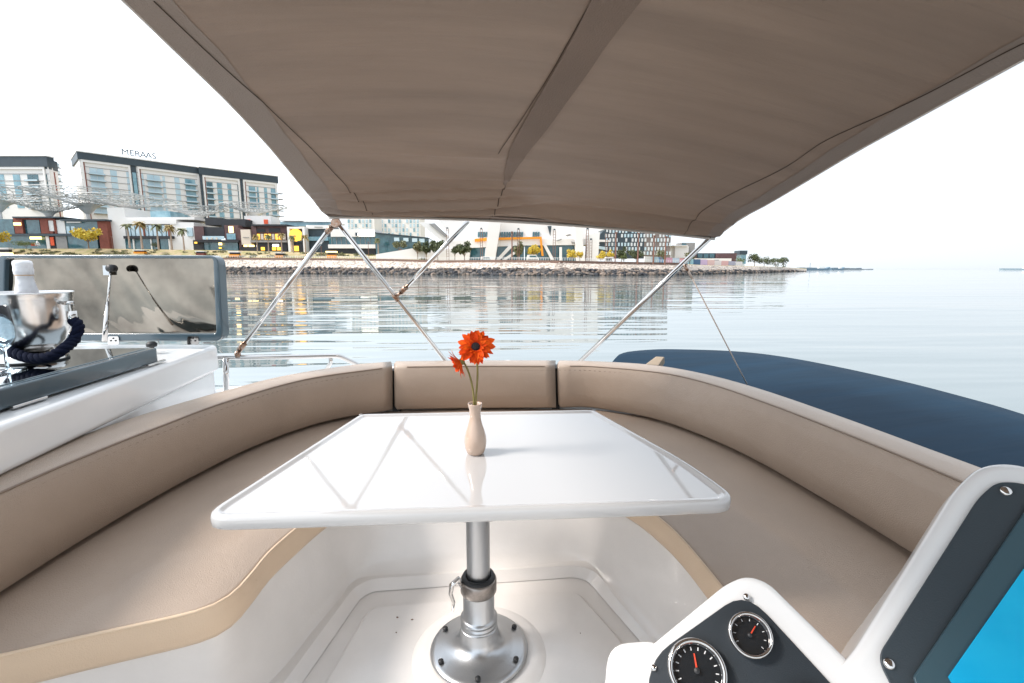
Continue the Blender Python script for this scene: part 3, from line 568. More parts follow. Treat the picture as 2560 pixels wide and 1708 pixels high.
def kiosk(lab, px, y, F_, w_, h, top, lower):
    q = atF(px, y, F_); q.z = zF(y, F_); r_ = thing('kiosk', lab, 'kiosk', tuple(q))
    MB().box(q.x - w_ / 2, q.x + w_ / 2, q.y, q.y + 3, q.z, q.z + h * .45).to('counter', lower, r_); MB().box(q.x - w_ / 2 + .3, q.x + w_ / 2 - .3, q.y + .4, q.y + 2.8, q.z + h * .45, q.z + h * .8).to('window', BLACKW, r_)
    MB().box(q.x - w_ / 2 - .3, q.x + w_ / 2 + .3, q.y - .4, q.y + 3.4, q.z + h * .8, q.z + h).to('roof', top, r_)
kiosk('white kiosk with yellow side by the far left turf', 10, 641, 338, 7.5, 6, WHT, YEL)
kiosk('small white kiosk with yellow end before the black restaurant', 585, 642, 326, 6.5, 3.6, WHT, ORNG)
kiosk('white kiosk with orange base below the row of short palms', 698, 644, 320, 5.5, 3.4, WHT, ORNG)
kiosk('yellow framed kiosk before the white banded mall', 828, 645, 302, 5.5, 4.2, YEL, ORNG)
kiosk('small white kiosk between yellow trees', 1524, 659, 236, 3.0, 3.2, WHT, WHT)
kiosk('white counter with orange base in front of the white shop block', 347, 634, 334, 7, 2.6, WHT, ORNG)
kiosk('white kiosk stand right of the white shop block', 500, 638, 330, 5.5, 2.8, WHT, BRICK)

# people-free turf: low hedges as ground cover
hedge = MB(); rn = random.Random(3)
def leafcloud(mb, c, rx, ry, rz, n, s_, rn):
    for _ in range(n):
        while True:
            p = V((rn.uniform(-1, 1), rn.uniform(-1, 1), rn.uniform(-1, 1)))
            if p.length < 1: break
        if p.length > 0: p *= (.55 + .45 * rn.random()) / max(p.length, .5) * min(1, p.length + .35)
        q = c + V((p.x * rx, p.y * ry, p.z * rz)); a = V((rn.uniform(-1, 1), rn.uniform(-1, 1), rn.uniform(-1, 1))).normalized(); b_ = a.cross(V((rn.uniform(-1, 1), rn.uniform(-1, 1), rn.uniform(-1, 1)))).normalized(); s2 = s_ * rn.uniform(.6, 1.3)
        mb.add([q - a * s2 - b_ * s2 * .7, q + a * s2 - b_ * s2 * .5, q + a * s2 * .8 + b_ * s2, q - a * s2 + b_ * s2 * .8], [(0, 1, 2, 3)])
for _ in range(170):
    px = rn.uniform(20, 300) if rn.random() < .45 else rn.uniform(300, 1060); F_ = lerpsh(px, 5) - rn.uniform(2, 14); k = (F_ - lerpsh(px, 1) - 19) / max(1, lerpsh(px, 5) - lerpsh(px, 1) - 19)
    z0 = zF(lerpsh(px, 3), lerpsh(px, 1) + 13); z1 = zF(lerpsh(px, 4), lerpsh(px, 5)); q = atF(px, 671.5, F_); q.z = z0 + (z1 - z0) * min(1, max(0, k)) + .3
    leafcloud(hedge, q, 2.4, 1.2, .7, 26, .4, rn)
LG = mat('leaf_green', (.075, .10, .035), .7, var=.6, vscale=.9, vcol=(.16, .19, .06)); LY = mat('leaf_yellow', (.80, .55, .04), .7, var=.6, vscale=.9, vcol=(.45, .38, .06)); LD = mat('leaf_dark', (.05, .065, .03), .7, var=.6, vscale=.9, vcol=(.10, .12, .045)); LO = mat('leaf_olive', (.13, .13, .06), .7, var=.5, vscale=.9, vcol=(.2, .2, .1))
BARK = mat('bark', (.30, .22, .16), .9, var=.4, vscale=2)
hedge.to('hedge_plants', LO, kind='stuff', label='low clipped planting on the turf bank')
def tree(lab, px, ybase, ytop, wpx, F_, leaf, seed, name='broadleaf_tree', n=620):
    rn = random.Random(seed); q = atF(px, ybase, F_); q.z = zF(ybase, F_); h = zF(ytop, F_) - q.z; rx = wpx / 1190 * F_ / 2
    r_ = thing(name, lab, 'tree', tuple(q), 'trees along the promenade'); tk = MB()
    tk.tube([q, q + V((.1, 0, h * .25)), q + V((0, 0, h * .6))], [h * .03, h * .022, h * .01], 7); ends = []
    for k in range(5):
        a = k * 1.25 + rn.random(); e = q + V((math.cos(a) * rx * .6, math.sin(a) * rx * .6, h * rn.uniform(.5, .75))); tk.tube([q + V((0, 0, h * .25)), e], [h * .014, h * .004], 5); ends.append(e)
    tk.to('trunk', BARK, r_); cr = MB()
    for k in range(9):
        e = ends[k % 5] if k < 5 else q + V((rn.uniform(-.6, .6) * rx, rn.uniform(-.6, .6) * rx, h * (rn.uniform(.45, .88) if seed < 22 else rn.uniform(.12, .88))))
        leafcloud(cr, e, rx * .5, rx * .5, h * (.17 if seed < 22 else .24), n // 9, h * .035, rn)
    cr.to('crown', leaf, r_)
tree('yellow leaved tree in front of the brick red end wall', 222, 622, 562, 62, 336, LY, 1, n=1000)
tree('yellow green tree cut by the left edge beside the kiosk', -6, 624, 572, 52, 334, LY, 2, n=900)
tree('low green bushy tree before the shop with yellow oval sign', 66, 624, 600, 50, 334, LG, 3, 'bushy_tree', 800)
tree('small dark round tree in front of the black shop windows by palms', 388, 626, 604, 18, 338, LD, 4, n=400)
tree('wide olive tree in front of the dark blue pavilion', 1000, 640, 600, 34, 300, LO, 5)
tree('olive tree left of the two dark trees on the white wall', 1044, 648, 602, 26, 290, LO, 6)
tree('slim dark tree on the white garden wall', 1066, 650, 604, 24, 286, LD, 7)
tree('tall dark tree just left of the crossing pole', 1094, 652, 594, 42, 284, LD, 8, n=900)
tree('small green tree right of the crossing pole', 1137, 650, 612, 20, 282, LD, 9)
tree('broad dark green tree before the white sculpted wall', 1161, 654, 602, 38, 280, LD, 10, n=900)
tree('slender yellow green tree beside the rusty pole', 1297, 656, 604, 26, 268, LO, 11)
tree('yellow green tree above the white bus', 1334, 654, 612, 36, 272, LY, 12)
tree('conical yellow tree in front of the right glazing', 1429, 659, 622, 26, 236, LY, 13, n=500)
tree('round yellow tree beside the curved white facade', 1449, 657, 625, 18, 238, LY, 14, n=450)
tree('wide yellow green tree left of the small kiosk', 1502, 660, 628, 28, 234, LY, 15, n=600)
tree('bright yellow tree directly above the small kiosk', 1527, 658, 624, 20, 240, LY, 16, n=450)
tree('dark tree behind the small light green one', 1553, 660, 618, 22, 250, LD, 17)
tree('small light green tree right of the small kiosk', 1559, 661, 632, 16, 236, LG, 18, n=450)
tree('largest dark green tree before the gridded hotel', 1590, 661, 620, 42, 244, LD, 19, n=1000)
tree('pale olive tree at the right corner of the gridded hotel', 1652, 660, 624, 26, 270, LO, 20, n=450)
tree('olive tree beside the white villa', 1724, 662, 626, 26, 310, LO, 21, n=500)
tree('dark tree right of the square dark tower', 1886, 666, 634, 34, 395, LD, 22, n=800)
tree('low round tree left of the point', 1910, 667, 642, 30, 400, LD, 23, n=800)
tree('wind bent tree near the end of the point', 1938, 668, 645, 36, 410, LD, 24, n=800)
tree('last dark tree at the end of the point', 1958, 668, 641, 24, 420, LD, 25, n=600)
tree('green tree in front of the square dark tower', 1850, 664, 642, 24, 380, LG, 26, n=450)
PALMG = mat('palm_frond_green', (.20, .21, .09), .7, var=.4, vscale=1); PALMO = mat('palm_frond_gold', (.42, .30, .10), .7, var=.4, vscale=1); PTR = mat('palm_trunk', (.48, .35, .26), .9, var=.3, vscale=2)
def palm(lab, px, ybase, ytop, F_, seed):
    rn = random.Random(seed); q = atF(px, ybase, F_); q.z = zF(ybase, F_); h = zF(ytop, F_) - q.z
    r_ = thing('palm_tree', lab, 'palm', tuple(q), 'palms in front of the shops'); top = q + V((rn.uniform(-.3, .3), 0, h * .85))
    MB().tube([q, q.lerp(top, .5) + V((.1, 0, 0)), top], [h * .035, h * .027, h * .024], 8).to('trunk', PTR, r_); cr = MB(); L = h * .24
    for k in range(30):
        a = rn.uniform(0, 6.28); el = rn.uniform(-.5, 1.2); d = V((math.cos(a), math.sin(a), 0)); sd_ = V((-d.y, d.x, 0)); pts = []
        for i in range(6):
            t_ = i / 5; p = top + d * L * t_ * math.cos(el * .6) + V((0, 0, L * (math.sin(el) * t_ - .75 * t_ * t_))); wd = L * .16 * math.sin(math.pi * min(.95, t_ * .85 + .12))
            pts.append([p - sd_ * wd + V((0, 0, -wd * .5)), p, p + sd_ * wd + V((0, 0, -wd * .5))])
        cr.grid(pts)
    cr.to('crown', PALMG if seed % 2 else PALMO, r_)
PD = [(325, 620, 553, 'leftmost palm of the row by the white shop block'), (356, 622, 547, 'second palm from the left, tallest by the white block'), (397, 624, 554, 'palm in front of the dark shop windows'), (430, 625, 556, 'palm before the plain white wall end'), (461, 627, 565, 'lone palm against the blank white wall'),
      (644, 630, 583, 'first palm before the gold lit terrace'), (672, 631, 582, 'middle palm before the gold lit terrace'), (705, 632, 579, 'third palm before the gold lit terrace, nearest the gateway'), (734, 633, 584, 'palm standing in front of the glowing gold disc'), (764, 634, 582, 'palm at the right post of the gateway'), (946, 636, 592, 'palm at the right end of the white banded mall')]
for i, (px, yb, yt, lab) in enumerate(PD): palm(lab, px, yb, yt, 326 if px < 600 else 316, i + 3)
# lattice masts and rusty poles
def mast(lab, px, yt, yb, F_, gap=5.5, double=True):
    q = atF(px, yb, F_); q.z = zF(yb, F_); zt = zF(yt, F_); r_ = thing('light_mast', lab, 'light mast', tuple(q), 'tall light masts along the promenade'); g = gap / 1190 * F_ / 2
    if double:
        for s_ in (-g, g): MB().box(q.x + s_ - .12, q.x + s_ + .12, q.y - .1, q.y + .1, q.z, zt).to('upright', BRONZE, r_)
        mb = MB(); z = q.z + 1.5
        while z < zt: mb.box(q.x - g + .12, q.x + g - .12, q.y - .07, q.y + .07, z, z + .12); z += 1.4
        mb.to('rung', BRONZE, r_); MB().box(q.x - .5, q.x + .5, q.y - .4, q.y + .4, zt + .01, zt + .7).to('lamp_head', SLATE, r_)
    else:
        MB().tube([q, V((q.x, q.y, zt))], [.42, .3], 10).to('pole', BRONZE, r_); MB().box(q.x - .55, q.x + .55, q.y - .4, q.y + .4, zt + .01, zt + .6).to('lamp_head', BRONZE, r_)
for lab, px, yt, yb, F_, dbl in (('slim twin mast just right of the crossing pole', 1120, 572, 655, 262, True), ('twin mast with dark fittings in front of the widest white leg', 1204, 573, 655, 258, True), ('single rusty pole beside the ramps', 1280, 582, 655, 255, False), ('twin mast behind the slender tree', 1296, 574, 655, 258, True), ('twin mast left of the conical yellow tree', 1385, 576, 656, 250, True), ('tallest twin mast before the curved white facade', 1467, 574, 657, 236, True), ('shorter twin mast next to the tallest one', 1476, 600, 657, 240, True), ('dark twin mast left of the small kiosk', 1515, 584, 658, 246, True), ('rusty pole right of the small kiosk', 1538, 584, 660, 232, False), ('thick rusty pole through the largest dark tree', 1594, 586, 661, 228, False), ('rusty pole beside the painted hoarding start', 1633, 592, 661, 236, False), ('last rusty pole at the right corner of the gridded hotel', 1662, 594, 662, 240, False)):
    mast(lab, px, yt, yb, F_, double=dbl)
for lab, px, yt, yb, F_ in (('thin lamp post on the turf right of the yellow tree', 283, 592, 628, 330), ('thin lamp post before the white banded mall', 922, 606, 644, 300), ('thin lamp post above the white garden wall', 1003, 624, 648, 296), ('thin lamp post before the plum clad restaurant', 804, 618, 640, 310)):
    q = atF(px, yb, F_); q.z = zF(yb, F_); r_ = thing('lamp_post', lab, 'lamp post', tuple(q)); MB().tube([q, V((q.x, q.y, zF(yt, F_)))], .16, 8).to('pole', BRONZE, r_); MB().box(q.x - .5, q.x + .5, q.y - .3, q.y + .3, zF(yt, F_) + .01, zF(yt, F_) + .3).to('lamp_head', BRONZE, r_)
for k, (a, lab) in enumerate(((628 + 24, 'left red flag panel on the white roof block'), (664, 'right red flag panel on the white roof block'))): pass
Rb = bld('white_roof_pavilion', 'small white rooftop pavilion with two red panels above the dark roofs', 'pavilion', 612, 675, 362, 566)
part('wall', WHT, Rb, (610, 676, 540, 570, 362, 362, 14)); part('red_panel', REDP, Rb, 617, 625, 549, 560, 361.5, depth=.4); part('red_panel', REDP, Rb, 659, 669, 549, 560, 361.5, depth=.4)
# buoy
q = onz(1506, 688, WZ); bu = thing('green_buoy', 'small green channel buoy floating just off the rocks', 'buoy', tuple(q)); GRN = mat('buoy_green', (.0, .42, .27), .5)
k_ = q.y / 1180
MB().lathe([(0, -.5), (6.2 * k_, -.4), (6.4 * k_, 4 * k_), (3.6 * k_, 7 * k_)], q, 16).to('float', GRN, bu, smooth=True); MB().lathe([(3.6 * k_, 7 * k_), (2 * k_, 10 * k_), (1.8 * k_, 15 * k_), (0, 16 * k_)], q, 12).to('top_mark', GRN, bu)
# distant breakwater, ships
mb = MB(); pv = None
for px in np.arange(2005, 2185, 6.0):
    Fd = 900 + (px - 2005) * 3; q = atF(px, 671.5, Fd); hgt = 5.4 * random.uniform(.6, 1) * (1 if px < 2150 else .4)
    mb.box(q.x - 5, q.x + 6, q.y, q.y + 8, WZ - 1, WZ + hgt)
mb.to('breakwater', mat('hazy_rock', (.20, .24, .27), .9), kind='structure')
def ship(lab, px, F_, L, col, mast_=True, name='cargo_ship'):
    q = atF(px, 671.5, F_); q.z = WZ; r_ = thing(name, lab, 'ship', tuple(q)); 
    MB().prism([q + V((x * L, 0, z)) for x, z in ((-.5, .2), (-.52, 3.5), (.42, 3.2), (.55, 6), (.5, .2))], V((0, 7, 0))).to('hull', col, r_)
    MB().box(q.x + L * .18, q.x + L * .36, q.y + 1, q.y + 6, WZ + 3.4, WZ + 6.6).to('wheelhouse', ROPEW, r_)
    if mast_: MB().tube([q + V((-.1 * L, 3, 3.3)), q + V((-.1 * L, 3, 13))], .35, 5).to('mast', col, r_)
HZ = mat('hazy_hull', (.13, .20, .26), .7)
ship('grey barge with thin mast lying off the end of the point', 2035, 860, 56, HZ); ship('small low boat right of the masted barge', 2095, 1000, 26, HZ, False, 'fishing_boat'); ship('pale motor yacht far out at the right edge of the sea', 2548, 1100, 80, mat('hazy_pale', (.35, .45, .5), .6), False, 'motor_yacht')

# ================================================================= THE BOAT
# --- backrest cushions
Lb_ = [(-1.17, -.6), (-1.16, .3), (-1.15, 1.084), (-1.13, 1.391), (-1.075, 1.731), (-.975, 2.07), (-.79, 2.354), (-.500, 2.528)]
Ls_ = [(-1.165, -.6), (-1.16, .3), (-1.145, 1.1), (-1.125, 1.364), (-1.09, 1.58), (-1.02, 1.9), (-.84, 2.275), (-.492, 2.53)]
Lo_ = [(-1.36, -.6), (-1.345, .4), (-1.325, 1.2), (-1.30, 1.55), (-1.225, 1.86), (-1.12, 2.12), (-1.0, 2.35), (-.735, 2.60), (-.53, 2.682)]
Rb_ = [(.425, 2.515), (.60, 2.505), (.846, 2.317), (.975, 2.10), (1.075, 1.80), (1.125, 1.45), (1.15, 1.1), (1.17, .3), (1.17, -.6)]
Rs_ = [(.41, 2.50), (.59, 2.475), (.90, 2.30), (1.04, 2.05), (1.115, 1.72), (1.16, 1.38), (1.185, 1.03), (1.2, .3), (1.2, -.6)]
Ro_ = [(.44, 2.655), (.62, 2.625), (.907, 2.52), (1.10, 2.30), (1.22, 2.00), (1.285, 1.62), (1.32, 1.28), (1.345, 1.0), (1.36, .3), (1.36, -.6)]
def cushion(name, lab, bo_, se_, ou_, zb=.350, zt=.60, n=60):
    B = resample(catmull([(*p, 0) for p in bo_], 12), n); S_ = resample(catmull([(*p, 0) for p in se_], 12), n); O = resample(catmull([(*p, 0) for p in ou_], 12), n)
    rows = []
    for b_, s_, o_ in zip(B, S_, O):
        d = (o_ - s_).normalized(); w_ = (o_ - s_).length; k = .016
        sec = [b_ + d * .10 + V((0, 0, zb + .005)), b_ + d * .02 + V((0, 0, zb)), b_ + V((0, 0, zb + .012)), b_.lerp(s_, .35) - d * .012 + V((0, 0, zb + .09)), b_.lerp(s_, .75) - d * .012 + V((0, 0, zt - .075)), s_ + V((0, 0, zt - k))]
        sec += [s_ + d * (k * .3) + V((0, 0, zt - k * .3)), s_ + d * k + V((0, 0, zt)), s_ + d * w_ * .4 + V((0, 0, zt + .006)), s_ + d * w_ * .75 + V((0, 0, zt + .003)), o_ - d * .012 + V((0, 0, zt - .008)), o_ + V((0, 0, zt - .03)), o_ + V((0, 0, zb))]
        rows.append(sec)
    # rounded ends: pull the first and last sections in
    for idx, inn in ((0, 1), (n - 1, n - 2)):
        c = sum(rows[idx], V()) / len(rows[idx]); dirv = (sum(rows[inn], V()) / len(rows[inn]) - c).normalized()
        base = rows[idx]; r1 = [p.lerp(c, .02) for p in base]; r0 = [p.lerp(c, .12) - dirv * .012 for p in base]
        if idx == 0: rows = [[c - dirv * .014] * len(base), r0] + rows
        else: rows = rows + [r0, [c - dirv * .014] * len(base)]
    mb = MB(); mb.grid([r + [r[0]] for r in rows])
    o = mb.to(name, LEATHER, SEAT, lab, smooth=True)
    mb = MB(); mb.tube([s_ + (o_ - s_).normalized() * .004 + V((0, 0, zt - .006)) for s_, o_ in list(zip(S_, O))[1:-1]], .0032, 6); mb.to('piping', mat('seam_leather', (.22, .165, .125), .5), o)
    # stitching
    mb = MB(); st = [(s_ - (o_ - s_).normalized() * .001 + V((0, 0, zt - .028))) for s_, o_ in zip(S_, O)]
    st = resample(st, 260)
    for a, b_ in zip(st[::2], st[1::2]): mb.tube([a, a.lerp(b_, .8)], .0011, 4)
    mb.to('stitching', mat('grey_thread', (.16, .12, .09), .8), o, kind='stuff')
    return o, rows
SEAT = thing('curved_bench_seat', 'curved taupe leather bench with tan edge wrapping round the white table', 'bench seat', (0, 1.7, 0))
cushion('backrest', 'long left backrest curving away', Lb_, Ls_, Lo_)
Mb_ = [(-.476, 2.53), (-.2, 2.535), (.1, 2.527), (.398, 2.512)]; Ms_ = [(-.47, 2.525), (-.2, 2.528), (.1, 2.515), (.388, 2.495)]; Mo_ = [(-.50, 2.69), (-.2, 2.69), (.1, 2.68), (.415, 2.658)]
cushion('backrest', 'short straight middle backrest', Mb_, Ms_, Mo_, n=16)
cushion('backrest', 'long right backrest', Rb_, Rs_, Ro_)
for x in (-.484, .405):
    MB().box(x - .02, x + .02, 2.555, 2.67, .33, .57).to('gap_backing', BLACKR, SEAT)
# --- seat cushion (top + tan front band) and white seat base
fr = [(-2.0, .55), (-1.3, .83), (-1.0, .918), (-.895, .953), (-.79, .986), (-.70, 1.014), (-.645, 1.04), (-.616, 1.085), (-.608, 1.16), (-.604, 1.25), (-.58, 1.36), (-.54, 1.50), (-.48, 1.62), (-.36, 1.70), (-.15, 1.72), (.12, 1.72), (.32, 1.69), (.44, 1.60), (.515, 1.48), (.556, 1.35), (.575, 1.25), (.584, 1.12), (.588, .95), (.59, .5), (.59, -.6)]
fr = [V((*p, 0)) for p in catmull([(*p, 0) for p in fr], 5)] if False else catmull([(*p, 0) for p in fr], 5)
N = 150; FR = resample(fr, N)
nrm = []
for i in range(N):
    d = (FR[min(i + 1, N - 1)] - FR[max(i - 1, 0)]).normalized(); nrm.append(V((-d.y, d.x, 0)))   # points to the seat side
outb = resample([V((*p, 0)) for p in [(-2.0, .9), (-1.35, 1.0)] + [(a - (.1 if a < 0 else -.1) * (abs(a) > .6), b_ + .05) for a, b_ in Lb_[2:]] + [(0, 2.6)] + [(a + .08 * (a > .6), b_ + .03) for a, b_ in Rb_]], N)
zt = .34; rows = []
for p, nn, q in zip(FR, nrm, outb):
    k = .012
    rows.append([p + nn * 0 + V((0, 0, zt - k)), p + nn * k * .3 + V((0, 0, zt - k * .3)), p + nn * k + V((0, 0, zt)), p.lerp(q, .3) + V((0, 0, zt + .004)), p.lerp(q, .6) + V((0, 0, zt + .004)), q + V((0, 0, zt - .002))])
MB().grid(rows).to('seat_cushion', LEATHER, SEAT, smooth=True)
rows = [[p - nn * .004 + V((0, 0, zt - .006)), p - nn * .006 + V((0, 0, zt - .03)), p - nn * .006 + V((0, 0, .268)), p + nn * .004 + V((0, 0, .252)), p + nn * .04 + V((0, 0, .25))] for p, nn in zip(FR, nrm)]
MB().grid(rows).to('front_band', TANBAND, SEAT, smooth=True)
MB().tube([p - nn * .001 + V((0, 0, zt - .004)) for p, nn in zip(FR, nrm)], .0045, 6).to('piping', TANBAND, SEAT, smooth=True)
foot_ = [(-2.0, .60), (-1.3, .87), (-1.0, .955), (-.895, .985), (-.80, 1.01), (-.73, 1.035), (-.67, 1.06), (-.635, 1.10), (-.605, 1.17), (-.585, 1.25), (-.56, 1.36), (-.52, 1.50), (-.485, 1.60), (-.40, 1.65), (-.15, 1.66), (.12, 1.67), (.33, 1.675), (.42, 1.63), (.47, 1.50), (.515, 1.35), (.54, 1.25), (.565, 1.12), (.585, .95), (.60, .5), (.60, -.6)]
ftc = catmull([(*p, 0) for p in foot_], 5); nfr = len(fr); fnr = []
for i in range(nfr):
    d = (fr[min(i + 1, nfr - 1)] - fr[max(i - 1, 0)]).normalized(); fnr.append(V((-d.y, d.x, 0)))
rows = []
for p, nn, q in zip(fr, fnr, ftc):
    t0 = p + nn * .02; rows.append([p + nn * .05 + V((0, 0, .254)), t0 + V((0, 0, .246)), t0 + V((0, 0, .235))] + [t0.lerp(q, k) + V((0, 0, .235 - .215 * k)) for k in (.25, .5, .75, .94)] + [q.lerp(t0, -.25) + V((0, 0, .004)), q.lerp(t0, -.6) + V((0, 0, -.002))])
MB().grid(rows).to('seat_base', GELF, SEAT, smooth=True)
# --- cockpit floor with moulded recess
MB().add([(-2.2, -1.2, -.032), (2.2, -1.2, -.032), (2.2, 2.0, -.032), (-2.2, 2.0, -.032)], [(0, 1, 2, 3)]).to('floor', GELF, kind='structure')
rec = rpoly([(-.60, .70, 0), (-.555, 1.165, 0), (-.468, 1.555, 0), (-.42, 1.60, 0), (.345, 1.635, 0), (.405, 1.60, 0), (.51, 1.29, 0), (.56, .9, 0), (.60, .6, 0)], [.01, .02, .05, .05, .05, .05, .02, .02, .01])
def inset(P, d):
    c = V((0, 1.2, 0)); out = []
    n = len(P)
    for i in range(n):
        t_ = (P[(i + 1) % n] - P[i - 1]).normalized(); nn = V((-t_.y, t_.x, 0)); 
        if nn.dot(c - P[i]) < 0: nn = -nn
        out.append(P[i] + nn * d)
    return out
outer = inset(rec, -.22)
ring = MB(); A_, B_, C_, D_ = outer, rec, inset(rec, .012), inset(rec, .03)
for P, Q, z0, z1 in ((A_, B_, 0, 0), (B_, C_, 0, -.012), (C_, D_, -.012, -.03)):
    n = len(P); ring.add([p + V((0, 0, z0)) for p in P] + [p + V((0, 0, z1)) for p in Q], [(i, (i + 1) % n, (i + 1) % n + n, i + n) for i in range(n)])
ring.to('floor_ledge', GELF, kind='structure', smooth=True)
pan = rpoly([(-.50, .95, 0), (-.40, 1.49, 0), (.33, 1.53, 0), (.42, 1.3, 0), (.50, .95, 0)], .05)
pan2 = inset(pan, .012)
MB().add([p + V((0, 0, -.031)) for p in pan] + [p + V((0, 0, -.022)) for p in pan2], [(i, (i + 1) % len(pan), (i + 1) % len(pan) + len(pan), i + len(pan)) for i in range(len(pan))] + [tuple(range(len(pan), 2 * len(pan)))]).to('floor_panel', GELF, kind='structure')
MB().lathe([(.20, -.0215), (.185, -.0135), (.165, -.011), (0, -.010)], (-.021, 1.262, 0), 48).to('floor_boss', GELF, kind='structure', smooth=True)
rr_, ff_ = ray(1463, 1404); tt_ = 1.672 / rr_.y; hq = C0 + rr_ * tt_
MB().lathe([(0, 0), (.006, 0), (.007, .003)], hq + V((0, -.012, 0)), 12, axis=V((0, -1, 0))).to('screw_hole', BLACKR, SEAT)
dbr = MB(); rn = random.Random(21)
for _ in range(9):
    x, y = rn.uniform(-.42, .40), rn.uniform(1.0, 1.52); a_ = rn.uniform(0, 6); r_ = rn.uniform(.0012, .0035)
    if (x + .02) ** 2 + (y - 1.26) ** 2 < .045: continue
    dbr.prism([V((x + r_ * math.cos(a_ + k * 1.57) * (1.8 if k % 2 else .8), y + r_ * math.sin(a_ + k * 1.57), -.0215)) for k in range(4)], (0, 0, .0012))
dbr.to('floor_debris', mat('brown_crumbs', (.16, .07, .04), .9), kind='stuff', label='tiny brown crumbs scattered on the cockpit floor')
# --- table pedestal + table
TB = thing('table', 'glossy white trapezoid table on a silver pedestal', 'table', (-.021, 1.262, 0)); c = V((-.021, 1.262, 0))
MB().lathe([(0, -.009), (.142, -.009), (.146, -.002), (.142, .004), (.130, .007), (.105, .011), (.082, .018), (.066, .029), (.058, .045), (.055, .075)], c, 48).to('base_plate', ALU, TB, smooth=True)
for k in range(6):
    a = k * math.pi / 3 + .5; MB().lathe([(0, .006), (.0075, .005), (.008, 0)], c + V((.124 * math.cos(a), .124 * math.sin(a), .010)), 12).to('screw', BLACKR, TB, smooth=True)
MB().lathe([(.055, .075), (.052, .077), (.052, .083), (.0545, .085), (.0545, .088), (.052, .090), (.052, .096), (.0545, .098), (.0545, .102), (.049, .106), (.046, .11), (.046, .205)], c, 40).to('lower_tube', ALU, TB, smooth=True)
MB().lathe([(.034, .20), (.034, .50), (.0355, .501), (.0355, .59)], c, 40).to('upper_tube', ALU, TB, smooth=True)
MB().lathe([(.046, .188), (.051, .186), (.053, .19), (.053, .222), (.050, .228), (.045, .228), (.045, .20)], c, 40).to('clamp_ring', mat('dull_clamp_steel', (.34, .31, .29), .3, 1, var=.3, vscale=60), TB, smooth=True)
MB().lathe([(.0495, .2285), (.046, .236), (.037, .237), (.0345, .232), (.0345, .22)], c, 40).to('rubber_seal', BLACKR, TB, smooth=True)
lv = MB(); lv.tube([c + V((-.046, -.02, .215)), c + V((-.058, -.03, .245)), c + V((-.075, -.035, .232)), c + V((-.079, -.036, .205)), c + V((-.071, -.036, .178)), c + V((-.074, -.036, .150))], [.007, .009, .008, .006, .005, .003], 10); lv.to('clamp_lever', CHROME, TB, smooth=True)
ft = [(-.584, .925), (.560, .930), (.535, 1.13), (.392, 1.612), (-.430, 1.612)]
top = rpoly([(*p, 0) for p in ft], [.065, .065, .10, .03, .03], 8)
top = [p + V((0, -.012 * (1 - ((p.x) / .58) ** 2), 0)) if p.y < 1.0 else p for p in top]
# densify near edge for a gentle bow
n = len(top)
def ringz(P, z): return [V((p.x, p.y, z)) for p in P]
lay = [ringz(inset(top, .02), .590), ringz(inset(top, .005), .591), ringz(top, .596), ringz(top, .613), ringz(inset(top, .003), .620), ringz(inset(top, .010), .6225), ringz(inset(top, .018), .620), ringz(inset(top, .022), .6165), ringz(inset(top, .030), .616)]
mb = MB(); vs = [p for L_ in lay for p in L_]; fs = [(j * n + i, j * n + (i + 1) % n, (j + 1) * n + (i + 1) % n, (j + 1) * n + i) for j in range(len(lay) - 1) for i in range(n)]
fs += [tuple(range(n))[::-1], tuple((len(lay) - 1) * n + i for i in range(n))]
mb.add(vs, fs).to('tabletop', TABLEW, TB, smooth=True)
bpy.data.objects['tabletop'].data.polygons[len(bpy.data.objects['tabletop'].data.polygons) - 1].use_smooth = False
MB().box(-.13, .09, 1.16, 1.36, .575, .584).to('mounting_plate', ALU, TB)
for x in (-.425, .39): MB().lathe([(.0, .003), (.006, .002), (.007, 0)], V((x, 1.60, .621)), 10).to('hinge_pin', GREYC, TB)

